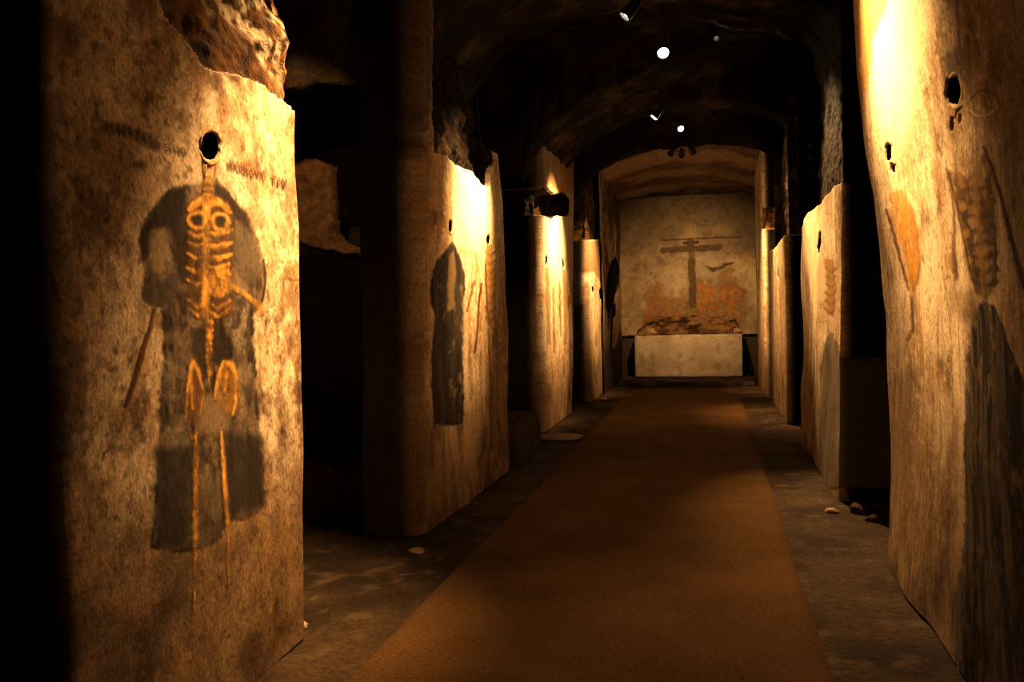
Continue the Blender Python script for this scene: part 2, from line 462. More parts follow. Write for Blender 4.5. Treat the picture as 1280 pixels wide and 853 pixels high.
# ---- nearest left pier
def draw_left_near(sh, w):
    out = []
    wr = worn(sh, w, 301)
    st = fbm(w[..., 0] * 40, sh.P[..., 2] * 3, oct=3, seed=77)
    robe = [(247,229),(232,230),(213,235),(197,249),(182,268),(172,285),(169,302),(174,318),(178,335),(174,352),(172,370),(178,379),(188,384),(196,382),
            (197,420),(194,470),(191,515),(188,565),(186,625),(184,682),(205,685),(228,687),(246,683),(262,677),(271,668),(274,651),(300,648),(318,640),
            (326,630),(324,590),(321,545),(317,500),(313,450),(310,420),(307,396),(312,390),(322,380),(323,345),(321,325),(317,300),(309,278),(296,261),(281,244),(270,229),(262,224)]
    L = Layer(sh.shape); m = sh.poly(robe, 2.2, 3)
    base = lerp(np.broadcast_to(ROBE, sh.c.shape if hasattr(sh, 'c') else L.c.shape), ROBE_D, sstep(.4, .62, st))
    base = lerp(base, col(.20, .165, .11), sstep(.5, .7, fbm(w[..., 0] * 7, sh.P[..., 2] * 5, oct=4, seed=78)) * .8)
    L.put(m * wr * .93, base)
    L.put(sh.poly([(172,285),(184,268),(206,240),(228,233),(226,262),(214,300),(205,285),(192,282),(184,300),(180,320),(172,316)], 4, 3), ROBE_D, .75)
    L.put(sh.poly([(213,245),(226,240),(233,300),(232,345),(222,352),(213,320)], 4, 3), ROBE_D, .65)
    L.put(sh.poly([(186,288),(204,286),(207,318),(200,345),(188,340),(182,318)], 4, 3), col(.33, .25, .15), .75)
    L.put(sh.poly([(176,350),(206,352),(208,380),(190,383),(175,374)], 4, 3), col(.085, .065, .05), .6)
    L.put(sh.poly([(232,412),(262,405),(276,430),(284,470),(262,455),(246,478),(232,440)], 5, 3), ROBE_D, .8)
    L.put(sh.poly([(187,560),(226,560),(230,684),(186,682)], 8, 3), ROBE_D, .75)
    L.put(sh.poly([(277,545),(322,545),(325,630),(280,645)], 8, 3), ROBE_D, .75)
    L.put(sh.poly([(262,226),(280,244),(298,266),(310,292),(296,292),(278,255),(262,245)], 3, 2), ROBE_D, .8)
    L.put(sh.poly([(282,275),(312,295),(320,340),(300,355),(284,335)], 6, 3), col(.17, .14, .095), .55)
    L.put(sh.line([(322,325),(324,352),(319,380)], 3, 1.5), ROBE_D, .8)
    L.put(sh.poly([(232,495),(285,495),(282,535),(262,545),(236,540)], 6, 4), col(.30, .22, .13), .7)
    out.append(('painted_robe', 'dark grey painted robe of the skeleton', L))
    K = Layer(sh.shape)
    K.put(sh.poly([(231,255),(250,243),(277,255),(281,340),(283,392),(258,402),(232,395),(229,330)], 4, 3), col(.15, .085, .035), .85)
    br = .35 + .65 * sstep(.28, .52, fbm(w[..., 0] * 22, sh.P[..., 2] * 22, oct=3, seed=305))
    def ox(pts, wd, k=.95):                                        # a bone: dark outline, ochre body, light middle
        wd_ = wd if hasattr(wd, '__len__') else [wd] * len(pts)
        K.put(sh.line(pts, [q + 2.6 for q in wd_], 1.6, 1.8), OCH_D, .5 * k)
        K.put(sh.line(pts, wd_, 1.5, 1.6) * br, OCH, k)
        K.put(sh.line([(x - .6, y - .8) for x, y in pts], [q * .4 for q in wd_], 1.4, 1.6) * br, OCH_L, .6 * k)
    for x, y in ((256,210),(256,219),(254.5,228),(254,237),(253,245)): ox([(x - 3.5, y), (x + 3.5, y)], 6.5)
    ox([(232,262),(236,255),(246,251),(254,255),(263,252),(272,257),(279,266)], [6, 9, 11, 12, 10, 8, 5])
    ox([(250,256),(250,300),(249,345),(249,395)], [10, 9, 8.5, 10], 1.0)
    for cx, cy in ((240,276),(267,278)):
        ox([(cx + 10 * math.cos(a), cy + 10.5 * math.sin(a)) for a in np.linspace(-.2, 2 * math.pi - .2, 14)], 4.5, .85)
        K.put(sh.blob(cx, cy - 1, 5.5, 5.5), col(.05, .045, .035), .9)
    for y, dx, wd in ((293,17,5),(305,18,4),(321,18,4.5),(338,19,7),(353,18,4)):
        ox([(247,y),(239,y + 3),(247 - dx,y - 3)], [wd, wd, wd * .6], .8)
    for y, dx, wd in ((291,28,7),(307,28,7),(322,27,8),(334,25,6)):
        ox([(252,y),(263,y + 2),(252 + dx,y - 3)], [wd * .7, wd, wd * .7], .85)
    K.put(sh.poly([(253,340),(277,336),(281,356),(278,368),(266,374),(253,368)], 2, 3), OCH, .9)
    for q in range(4): ox([(256 + q * 1, 345 + q * 8), (268, 347 + q * 7), (278 - q * 2, 352 + q * 6)], 3.4, .7)
    K.put(sh.line([(279,356),(300,370),(317,384)], [7, 6.5, 9], 1.5, 1), OCH, .95); ox([(280,357),(300,370),(316,383)], [7, 6, 7]); ox([(317,384),(318,390)], 10, .9)
    for y, s_ in ((383,1),(393,1)):
        ox([(248,y - 4),(240,y + 3),(229,y - 8)], 4, .65); ox([(253,y - 4),(264,y + 4),(278,y - 7)], 4, .7)
    for y in (403,412,421,430,438,446,454,461,467): ox([(252.6,y - .5),(253.4,y + .5)], 8.5 if y < 450 else 7, .95)
    ox([(253,470),(253,480)], 2.5, .5)
    K.put(sh.poly([(222,528),(223,495),(231,453),(246,490),(242,528)], 4, 3), OCH_D, .5); K.put(sh.poly([(262,500),(266,474),(275,456),(289,472),(290,508),(276,522)], 4, 3), col(.45, .24, .055), .55)
    ox([(222,528),(223,495),(228,462),(232,453),(237,462),(246,492),(241,520)], [3, 4, 6, 7, 5, 4, 3], .75)
    ox([(262,500),(265,475),(273,455),(282,456),(289,472),(289,505),(284,520)], [4, 6, 8, 8, 6, 4, 3], .8)
    ox([(228,470),(229,495),(231,512)], 4, .6); ox([(276,466),(276,485),(268,498)], 5, .7)
    ox([(224,535),(230,548),(238,540)], 3, .5)
    ox([(235,545),(235,580),(236,640),(237,682)], [3, 6, 6.5, 7], .9); ox([(237,684),(238,720),(239,768)], [4, 3.5, 2.5], .6)
    ox([(270,540),(272,580),(274,625),(276,652)], [3, 5.5, 6, 6], .9); ox([(276,655),(279,690),(280,730)], [4, 3, 2], .45)
    K.a *= worn(sh, w, 302, .42, .62)
    out.append(('painted_skeleton', 'ochre ribs, spine, pelvis and leg bones', K))
    S = Layer(sh.shape)
    S.put(sh.line([(187,384),(181,408),(170,436),(158,478),(150,505)], [3, 4, 6, 6, 4], 1.3), col(.15, .065, .022), .9)
    S.put(sh.line([(150,505),(146,525),(140,540)], [3, 4, 3], 2), col(.2, .1, .04), .5)
    out.append(('painted_staff', 'thin dark brown painted staff', S))
    T = Layer(sh.shape)
    T.put(write(sh, 'SINV', 204, 188, 7, 2.0, 5, 9, 1.5), col(.14, .08, .035), .75)
    for x in range(130, 200, 8): T.put(sh.line([(x, 152 + (x - 130) * .30), (x + 1, 164 + (x - 130) * .30)], 3.2, 2.4, 3), col(.09, .06, .04), .55)
    T.put(sh.line([(128,158),(170,165),(192,182)], 9, 6, 5), col(.10, .07, .045), .45)
    T.put(sh.blob(172, 207, 9, 5, .6, 4), col(.08, .055, .04), .6)
    out.append(('painted_inscription', 'dim painted letters left of the socket', T))
    T = Layer(sh.shape)
    T.put(write(sh, 'MARBOVA', 278, 210, 7.2, 2.2, 5, 10, 1.8), col(.16, .08, .03), .8)
    T.put(write(sh, 'TIV', 337, 229, 7.2, 2.1, 5, 9, 2.2), col(.10, .06, .03), .85)
    out.append(('painted_inscription', 'dark painted letters right of the socket', T))
    return out

def tint_left_near(sh, c, w, Z):
    c = lerp(c, col(.16, .12, .075), sh.poly([(30,-20),(190,-20),(120,90),(100,330),(104,853),(30,853)], 26, 8) * .3)  # dark beam cutoff at the upper left painted in
    c = lerp(c, col(.08, .055, .035), sh.poly([(30,-20),(88,-20),(92,420),(96,560),(100,853),(30,853)], 8, 5) * .25)  # near corner strip: grime and corner shading painted together
    c = lerp(c, col(.07, .045, .025), sh.poly([(66,430),(100,425),(102,600),(70,600)], 7, 6) * .6)
    och = sh.poly([(232,690),(300,655),(362,640),(378,700),(384,790),(330,815),(250,800)], 16, 12)
    c = lerp(c, col(.50, .33, .12), och * .6)
    c = lerp(c, col(.10, .06, .025), och * sstep(.48, .66, fbm(w[..., 0] * 9, Z * 9, oct=5, seed=343)) * .8)
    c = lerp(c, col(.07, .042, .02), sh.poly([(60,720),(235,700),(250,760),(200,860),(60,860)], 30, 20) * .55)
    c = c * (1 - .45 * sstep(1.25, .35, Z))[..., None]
    for pts in ([(120,770),(150,745),(210,735),(235,760),(180,780),(150,800)], [(300,800),(345,775),(370,770),(330,853),(300,853)]):
        c = lerp(c, col(.07, .04, .02), sh.poly(pts, 10, 8) * .7)
    for pts in ([(370,360),(382,390),(384,600),(376,560),(368,480)], [(366,450),(378,455),(380,560),(368,540)]):
        c = lerp(c, col(.12, .065, .025), sh.poly(pts, 4, 4) * .75)
    for pts in ([(88,230),(98,245),(98,275)], [(56,310),(68,350),(70,380)], [(352,348),(372,350)], [(126,545),(132,560),(120,575)]):
        c = lerp(c, col(.05, .03, .02), sh.line(pts, 2.5, 1.2, 3) * .85)
    c = lerp(c, col(.02, .012, .008), np.maximum(sh.line([(248,204),(249,216),(250,229)], [3.5,3,1.5], .8, 1), sh.line([(265,203),(264,212),(261,222)], [3,3,1.5], .8, 1)) * .9)
    cl = fbm(w[..., 0] * 3.2, Z * 2.6, oct=5, seed=340); cl2 = fbm(w[..., 0] * 8, Z * 7, oct=5, seed=341)
    c = lerp(c, col(.31, .21, .12), sstep(.42, .66, cl) * .65)
    c = lerp(c, col(.42, .25, .12), sstep(.48, .7, cl2) * .25)
    c = lerp(c, col(.13, .085, .05), sstep(.54, .74, fbm(w[..., 0] * 5, Z * 5, oct=5, seed=342)) * .6)
    c = lerp(c, col(.20, .12, .06), sstep(.50, .72, fbm(w[..., 0] * 20, Z * 18, oct=5, seed=344)) * .38)
    c = lerp(c, col(.80, .70, .52), sstep(.54, .74, fbm(w[..., 0] * 16, Z * 14, oct=5, seed=345)) * .34 * sstep(.5, 1.3, Z))
    c = lerp(c, col(.09, .05, .025), sstep(.62, .74, fbm(w[..., 0] * 42, Z * 34, oct=3, seed=346)) * .5)
    c = lerp(c, col(.78, .68, .5), sh.poly([(250,110),(268,118),(262,165),(248,150)], 5, 4) * .5)
    return c

LN = Pier(-1.88, [(52,0),(55,200),(62,400),(68,600),(80,853)], [(366,0),(374,140),(379,400),(387,700),(391,790)], D=.5, r=.055, relief=.6, seed=3, dy=.0055, dz=.0052)
build_pier(LN, 'plastered_pier', 'nearest left pier with a large robed ochre skeleton under an empty skull socket',
    missing=[([(170,-600),(196,2),(214,34),(234,55),(252,82),(268,90),(290,93),(316,99),(336,112),(352,124),(366,138),(400,142),(430,-600)], 1.6)],
    sockets=[dict(c=(258,183,12,18.5), bone=[([(246,186),(246,176),(250,166),(257,162),(265,166),(270,176)], [.008, .011, .012, .012, .01, .006]),
        ([(246,190),(249,201),(255,206),(262,204),(269,197)], [.007, .009, .016, .014, .008]), ([(252,206),(251,216),(249,226)], [.009, .008, .005]), ([(263,205),(263,214),(260,222)], [.009, .007, .004])])],
    draw=draw_left_near, tint=tint_left_near, rock_depth=.03, rough_rock=.08, rock_k=.5, grime=1.5, streak=.35)

# ---- second left pier
def draw_left_second(sh, w):
    out = []
    L = Layer(sh.shape); wr = worn(sh, w, 311, .5, .8, (9, 10))
    L.put(sh.poly([(561,302),(553,311),(545,324),(539,340),(537,360),(540,384),(545,394),(543,430),(543,530),(560,532),(578,528),(578,470),(576,400),(576,376),(579,360),(577,340),(571,321),(565,307)], 2.0, 1.8) * wr, lerp(np.broadcast_to(col(.085, .066, .044), L.c.shape), ROBE_D, sstep(.42, .6, fbm(w[..., 0] * 14, sh.P[..., 2] * 2, oct=3, seed=79))), .95)
    L.put(sh.poly([(558,318),(563,314),(566,340),(565,385),(559,390),(557,350)], 1.5, 1), col(.36, .26, .13), .7)
    L.put(sh.poly([(544,400),(553,398),(554,525),(544,528)], 1.5, 1), ROBE_D, .6)
    out.append(('painted_robe', 'dark painted robe of the hooded figure', L))
    K = Layer(sh.shape)
    K.put(sh.poly([(608,303),(614,306),(620,340),(620,385),(614,412),(608,400),(606,350)], 1.2, 1), col(.46, .29, .10), .75)
    for q in range(9):
        y = 318 + q * 10 + (q * 7 % 3); K.put(sh.line([(607,y - 4),(613,y + 2),(620,y - 4)], [1.5, 3, 1.5], 1.6, 2.5), col(.20, .10, .035), .7)
    K.put(sh.line([(607,330),(607,370),(612,405)], 2, .8), BRN, .8)
    K.put(sh.line([(612,412),(613,480),(612,560)], 3, 2), col(.30, .18, .07), .5)
    out.append(('painted_skeleton', 'yellow-brown painted rib cage', K))
    S = Layer(sh.shape)
    S.put(sh.line([(601,355),(597,395),(592,440)], 1.8, .8, .6), BRN, .9)
    S.put(sh.line([(592,352),(587,372),(582,388)], 3.5, 1.6, 1.5), col(.24, .13, .05), .7)
    out.append(('painted_staff', 'thin dark painted staff and brush marks', S))
    return out
def tint_left_second(sh, c, w, Z):
    c = lerp(c, col(.75, .66, .48), sh.blob(596, 265, 26, 50, .5) * .75)  # lamp's hot spot painted pale into the plaster
    c = lerp(c, col(.23, .16, .09), sh.poly([(515,170),(538,180),(533,300),(538,560),(530,680),(515,680)], 8, 3) * .65)  # near corner's shade painted into the colour
    c = lerp(c, col(.30, .19, .09), sh.line([(575,312),(592,320)], 6, 3, 2) * .5)
    c = lerp(c, col(.035, .023, .013), sh.poly([(480,-600),(548,-600),(546,120),(536,178),(520,200),(480,200)], 14, 8) * .85)  # unlit top of the near edge painted nearly black
    for x, a, b in ((586,420,500),(600,440,600),(622,400,560),(630,320,420),(617,470,560),(554,540,640),(574,540,630)):
        c = lerp(c, col(.20, .12, .05), sh.line([(x,a),(x + 1,b)], 3, 2, 2) * .55)
    c = lerp(c, col(.07, .045, .025), sh.line([(598,612),(598,575),(603,556),(608,562),(609,600)], 1.8, .8, .6) * .8)
    return c
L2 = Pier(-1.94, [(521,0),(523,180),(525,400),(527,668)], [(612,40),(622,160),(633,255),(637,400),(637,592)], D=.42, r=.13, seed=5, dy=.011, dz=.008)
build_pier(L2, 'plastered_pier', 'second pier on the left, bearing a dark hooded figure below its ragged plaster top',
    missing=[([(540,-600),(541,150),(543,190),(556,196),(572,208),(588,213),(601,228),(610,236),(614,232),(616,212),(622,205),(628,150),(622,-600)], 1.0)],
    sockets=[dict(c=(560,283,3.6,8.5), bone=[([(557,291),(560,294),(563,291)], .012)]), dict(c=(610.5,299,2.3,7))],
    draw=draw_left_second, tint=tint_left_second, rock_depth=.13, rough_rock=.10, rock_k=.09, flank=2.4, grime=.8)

# ---- third left pier
def draw_left_third(sh, w):
    K = Layer(sh.shape)
    K.put(sh.line([(684,336),(685,380),(686,430)], [4, 6, 3], 2, 1), col(.36, .24, .10), .6)
    K.put(sh.line([(705,338),(707,380),(706,430)], [3, 5, 3], 2, 1), col(.38, .24, .09), .6)
    for x, a, b in ((691,360,440),(699,350,420),(711,370,500)): K.put(sh.line([(x,a),(x + 1,b)], 1.6, 1.2, 1.2), BRN, .5)
    return [('painted_skeleton', 'two faded brown painted bodies', K)]
def tint_left_third(sh, c, w, Z):
    c = lerp(c, col(.75, .66, .48), sh.blob(700, 310, 13, 40, .5) * .7)  # pool of lamplight painted at the beam centre
    c = lerp(c, col(.50, .27, .07), sh.poly([(680,140),(725,140),(720,242),(690,240)], 5, 2) * .75)
    c = lerp(c, col(.10, .07, .045), sh.poly([(660,120),(702,120),(698,235),(660,240)], 8, 2) * .6)
    return c
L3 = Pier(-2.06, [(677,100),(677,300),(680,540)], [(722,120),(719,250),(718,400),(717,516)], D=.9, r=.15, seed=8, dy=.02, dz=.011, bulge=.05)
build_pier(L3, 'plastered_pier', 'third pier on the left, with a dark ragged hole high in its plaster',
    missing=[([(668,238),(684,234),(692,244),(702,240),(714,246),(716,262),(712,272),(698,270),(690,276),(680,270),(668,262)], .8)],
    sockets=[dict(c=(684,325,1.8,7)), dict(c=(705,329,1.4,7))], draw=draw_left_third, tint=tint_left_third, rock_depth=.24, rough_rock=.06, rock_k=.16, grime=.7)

# ---- fourth left pier
def tint_left_fourth(sh, c, w, Z):
    c = lerp(c, col(.21, .14, .07), sh.poly([(725,298),(775,298),(775,348),(750,352),(742,340),(725,342)], 2, 1) * .85)  # rounded shade above the bright plaster painted in brown
    return c
L4 = Pier(-1.97, [(737,250),(735,380),(738,502)], [(758,250),(758,400),(760,491)], D=1.2, r=.10, seed=12, dy=.025, dz=.012, bulge=.03)
build_pier(L4, 'plastered_pier', 'fourth pier on the left, whose bright plaster starts low under a brown band of painted shade',
    missing=[([(700,-600),(700,296),(738,300),(759,299),(790,299),(790,-600)], .8)],
    sockets=[dict(c=(741,362,1.4,5)), dict(c=(750,368,1.3,7))], tint=tint_left_fourth, rock_depth=.06, rough_rock=.06, rock_k=.35, grime=.6)

# ---- nearest right pier
def draw_right_near(sh, w):
    out = []
    K = Layer(sh.shape); body = [(1186,214),(1197,212),(1212,222),(1222,215),(1232,184),(1237,200),(1242,228),(1246,262),(1249,300),(1247,345),(1243,366),(1236,374),(1226,372),(1218,356),(1210,322),(1201,284),(1193,242)]
    wr = worn(sh, w, 321, .45, .7)
    K.put(sh.poly(body, 4, 3.5) * wr, lerp(np.broadcast_to(col(.42, .27, .12), K.c.shape), col(.20, .115, .045), sstep(.35, .65, fbm(w[..., 0] * 14, sh.P[..., 2] * 14, oct=4, seed=330))), .72)
    K.put(sh.line([(1220,225),(1224,280),(1229,340),(1233,372)], [7, 6, 6, 5], 3, 3), col(.46, .29, .12), .55)
    for q in range(8):
        y = 236 + q * 17; xm = 1221 + q * 1.5
        K.put(sh.line([(xm - 26 + q * 2.0, y - 14),(xm - 17 + q * 1.4, y + 3),(xm - 4, y)], [3, 6.5, 4], 3.0, 5), col(.10, .06, .028), .75)
        K.put(sh.line([(xm + 22 - q * .4, y - 22),(xm + 16, y - 3),(xm + 4, y + 1)], [3, 6.5, 4], 3.0, 5), col(.10, .06, .028), .75)
    for q in range(3): K.put(sh.blob(1206 + q * 4, 258 + q * 34, 5, 6), col(.55, .34, .08), .6)
    K.put(sh.line([(1232,184),(1245,214),(1256,242),(1264,272),(1278,320),(1290,360)], [4, 5, 5, 5, 5, 5], 1.8), col(.15, .075, .03), .8)
    K.put(sh.line([(1187,212),(1192,260),(1191,310),(1194,348)], [3, 3, 4, 4], 1.8), col(.24, .13, .055), .6)
    K.put(sh.line([(1188,216),(1195,250),(1204,290),(1214,334),(1222,366)], 2.5, 1.2), BRN, .7)
    out.append(('painted_skeleton', 'brown painted rib cage with raised arm line', K))
    L = Layer(sh.shape)
    L.put(sh.poly([(1232,375),(1222,384),(1214,402),(1210,440),(1208,480),(1206,560),(1204,650),(1201,750),(1198,853),(1190,900),(1340,900),(1330,560),(1300,500),(1280,455),(1262,408),(1246,381)], 2.5, 3) * worn(sh, w, 322, .45, .72), lerp(np.broadcast_to(col(.16, .12, .08), L.c.shape), ROBE_D, sstep(.40, .6, fbm(w[..., 0] * 20, sh.P[..., 2] * 3, oct=4, seed=80))), .95)
    out.append(('painted_robe', 'dark grey painted skirt below the ribs', L))
    S = Layer(sh.shape)
    S.put(sh.poly([(1112,235),(1128,240),(1142,262),(1150,300),(1146,345),(1136,370),(1128,350),(1120,310),(1112,275)], 6, 6) * wr, col(.52, .29, .06), .8)
    S.put(sh.line([(1107,262),(1114,300),(1122,335),(1130,362)], [2, 2.5, 3, 2], 1.4, 2), BRN, .8)
    for q in range(6): S.put(sh.line([(1116 + q * 2, 262 + q * 17),(1128 + q, 270 + q * 16),(1142, 260 + q * 17)], 2.5, 2.4, 4), col(.24, .12, .035), .28)
    S.put(sh.line([(1136,372),(1137,412),(1130,425)], [3, 4, 2], 1.6, 2), BRN, .6)
    out.append(('painted_figure', 'faded orange painted body under the smaller socket', S))
    return out
def tint_right_near(sh, c, w, Z):
    c = lerp(c, col(.78, .68, .48), sh.poly([(1085,60),(1110,20),(1130,-30),(1180,-30),(1150,150),(1120,190),(1095,150)], 16, 5) * .75)  # brightest part of the beam painted in as paler plaster
    c = lerp(c, col(.42, .24, .075), sh.poly([(1040,-40),(1118,-40),(1108,8),(1088,46),(1082,90),(1076,150),(1086,240),(1060,240)], 5, 3) * .85)
    c = lerp(c, col(.08, .055, .035), sh.blob(1192, 78, 10, 20, .6, 3) * .7)
    c = lerp(c, col(.80, .70, .52), sh.line([(1208,136),(1220,145),(1236,144),(1246,134),(1243,122)], 2, 1, 1.5) * .8)
    c = lerp(c, col(.10, .07, .04), sh.line([(1213,124),(1220,115),(1232,114),(1242,116)], 2.2, 1, 2.5) * .75)
    c = lerp(c, col(.22, .15, .08), sh.poly([(1245,-30),(1330,-30),(1330,500),(1290,400),(1262,240)], 18, 8) * .55)  # light falloff toward the near edge painted darker
    c = lerp(c, col(.24, .15, .065), sh.poly([(1060,90),(1078,95),(1100,400),(1112,470),(1140,460),(1136,620),(1106,640)], 8, 5) * .5)
    c = lerp(c, col(.30, .19, .08), sh.poly([(1182,365),(1222,362),(1216,400),(1182,392)], 5, 3) * .5)
    return c
_w = np.array([on_y(x, y, 5.5) for x, y in ((1054,-30),(1057,0),(1064,100),(1076,190),(1087,250),(1099,400),(1104,550),(1107,700))]); _w = _w[np.argsort(_w[:, 2])]
print('lean', _w)
_lean = lambda z: np.interp(z, _w[:, 2], _w[:, 0]) 
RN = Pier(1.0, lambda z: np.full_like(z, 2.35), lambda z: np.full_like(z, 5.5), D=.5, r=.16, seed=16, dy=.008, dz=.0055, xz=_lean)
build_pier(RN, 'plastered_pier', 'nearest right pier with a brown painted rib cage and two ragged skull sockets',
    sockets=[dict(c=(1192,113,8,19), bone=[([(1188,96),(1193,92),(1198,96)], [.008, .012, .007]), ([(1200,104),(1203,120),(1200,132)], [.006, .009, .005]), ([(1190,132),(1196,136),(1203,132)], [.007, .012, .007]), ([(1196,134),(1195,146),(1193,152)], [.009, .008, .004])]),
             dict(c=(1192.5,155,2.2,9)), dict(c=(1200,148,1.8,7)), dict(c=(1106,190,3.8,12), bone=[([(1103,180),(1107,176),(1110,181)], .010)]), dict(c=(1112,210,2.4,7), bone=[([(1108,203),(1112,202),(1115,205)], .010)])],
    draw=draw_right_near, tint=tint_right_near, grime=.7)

# ---- second right pier
def draw_right_second(sh, w):
    L = Layer(sh.shape)
    L.put(sh.poly([(1036,416),(1031,428),(1027,460),(1025,520),(1024,590),(1040,610),(1060,610),(1056,470),(1046,430),(1040,418)], 1.6, 1.6), col(.22, .18, .12), .85)
    L.put(sh.poly([(1036,424),(1033,440),(1031,520),(1034,590),(1044,590),(1043,460)], 3, 2), col(.12, .095, .065), .6)
    K = Layer(sh.shape)
    K.put(sh.poly([(1030,322),(1037,325),(1041,360),(1038,395),(1033,390),(1031,350)], 2.5, 2), col(.48, .27, .08), .75)
    for q in range(6): K.put(sh.line([(1031,335 + q * 10),(1036,341 + q * 10),(1041,334 + q * 10)], 1.6, 1, 1), col(.18, .09, .03), .7)
    return [('painted_robe', 'grey painted gown with a pointed top', L), ('painted_skeleton', 'orange painted rib cage', K)]
def tint_right_second(sh, c, w, Z):
    c = lerp(c, col(.74, .62, .42), sh.poly([(1012,280),(1030,255),(1032,340),(1018,420),(1010,330)], 5, 2) * .6)  # lamplit area by the far edge painted paler
    for x, a, b in ((1016,380,560),(1022,430,520),(1047,240,300)): c = lerp(c, col(.14, .085, .04), sh.line([(x,a),(x + 1,b)], 2, 1.4, 1.5) * .6)
    return c
R2 = Pier(.92, [(1047,100),(1049,228),(1051,400),(1050,615)], [(1003,240),(1003,400),(1003,574)], D=.7, r=.05, seed=19, dy=.012, dz=.008)
build_pier(R2, 'plastered_pier', 'second pier on the right, plaster curving at the top above a slit socket',
    missing=[([(880,-600),(880,282),(1003,284),(1009,272),(1017,262),(1026,254),(1033,240),(1040,231),(1052,226),(1075,226),(1075,-600)], 1.0)],
    sockets=[dict(c=(1024.5,304,1.7,15))], draw=draw_right_second, tint=tint_right_second, rock_depth=.12, rough_rock=.05, rock_k=.06, flank=.15, grime=.7)
R3 = Pier(.91, [(979,200),(981,300),(984,527)], [(961,200),(962,300),(965,506)], D=.8, r=.07, seed=23, dy=.02, dz=.011, bulge=.02)
build_pier(R3, 'plastered_pier', 'third pier on the right, its white plaster rising only to a dark scoop',
    missing=[([(940,-600),(940,304),(962,313),(968,311),(974,304),(979,296),(990,290),(1060,288),(1060,-600)], .8)],
    sockets=[dict(c=(972.5,341,.9,9))], rock_depth=.16, rough_rock=.06, rock_k=.1, grime=.6, flank=.1)
R4 = Pier(.86, [(952,180),(953,300),(957,499)], [(941,180),(945,300),(948,492)], D=.5, r=.06, seed=27, dy=.03, dz=.012, bulge=.015)
build_pier(R4, 'plastered_pier', 'farthest pier on the right, a thin bright strip beside the end chamber',
    missing=[([(951,258),(958,262),(958,286),(951,288)], .6)], rock_depth=.05, rough_rock=.06, rock_k=1.2, grime=.5)

# ------------------------------------------------------------------ floor, carpet
def floor_h(x, y):
    return (fbm(x * 1.3, y * 1.3, oct=5, seed=51) - .5) * .05 * sstep(.0, .35, np.maximum(np.abs(x + .53) - .95, 0)) - .012
xs = np.arange(-4.4, 3.5, .035); ys = np.arange(.3, 19.4, .04)
XX, YY = np.meshgrid(xs, ys)
fc = lerp(np.broadcast_to(col(.085, .056, .029), XX.shape + (3,)), col(.045, .029, .016), sstep(.3, .7, fbm(XX * 3, YY * 3, oct=5, seed=53)))
fc = lerp(fc, col(.16, .11, .06), sstep(.62, .8, fbm(XX * 9, YY * 9, oct=4, seed=54)) * .6)
EARTH = painted('trodden earth', scale=30, bump=.7, dist=.02, var=.4)
struct(grid_obj('floor', np.stack([XX, YY, floor_h(XX, YY)], -1), None, fc, None, EARTH), 'dark trodden earth and stone floor beside the carpet')

def carpet_mat():
    m, nt, N, L = new_mat('brown carpet')
    out = N('ShaderNodeOutputMaterial'); b = N('ShaderNodeBsdfPrincipled'); b.inputs['Roughness'].default_value = 1; b.inputs['Specular IOR Level'].default_value = .05
    tc = N('ShaderNodeTexCoord'); mp = N('ShaderNodeMapping'); mp.inputs['Scale'].default_value = (40, 110, 1)
    L(tc.outputs['Object'], mp.inputs[0])
    n1 = N('ShaderNodeTexNoise'); n1.inputs['Scale'].default_value = 1; n1.inputs['Detail'].default_value = 4; L(mp.outputs[0], n1.inputs['Vector'])
    n2 = N('ShaderNodeTexNoise'); n2.inputs['Scale'].default_value = 1.6; n2.inputs['Detail'].default_value = 5; L(tc.outputs['Object'], n2.inputs['Vector'])
    ad = N('ShaderNodeMath'); ad.operation = 'MULTIPLY_ADD'; ad.inputs[1].default_value = .62; L(n1.outputs['Fac'], ad.inputs[0])
    sc = N('ShaderNodeMath'); sc.operation = 'MULTIPLY'; sc.inputs[1].default_value = .38; L(n2.outputs['Fac'], sc.inputs[0]); L(sc.outputs[0], ad.inputs[2])
    cr = N('ShaderNodeValToRGB'); e = cr.color_ramp.elements; e[0].position = .34; e[1].position = .66
    e[0].color = (.074, .041, .014, 1); e[1].color = (.172, .100, .036, 1)
    L(ad.outputs[0], cr.inputs[0]); L(cr.outputs[0], b.inputs['Base Color'])
    bp = N('ShaderNodeBump'); bp.inputs['Strength'].default_value = .5; bp.inputs['Distance'].default_value = .006
    L(n1.outputs['Fac'], bp.inputs['Height']); L(bp.outputs[0], b.inputs['Normal']); L(b.outputs[0], out.inputs['Surface'])
    return m
cx_ = np.linspace(-1.52, .46, 50); cy_ = np.linspace(.6, 16.6, 320)
XX, YY = np.meshgrid(cx_, cy_)
wav = (fbm(XX * 1.5, YY * 1.5, oct=3, seed=60) - .5) * .012
edge = np.where((np.abs(XX + .53) > .985), -.02, .012)
XX2 = XX + (fbm(YY * .9, XX * 0, oct=3, seed=61) - .5) * .03
tag(grid_obj('carpet_runner', np.stack([XX2, YY, wav + edge], -1), None, None, None, carpet_mat()), 'long brown woven carpet runner along the middle of the gallery floor', 'carpet')

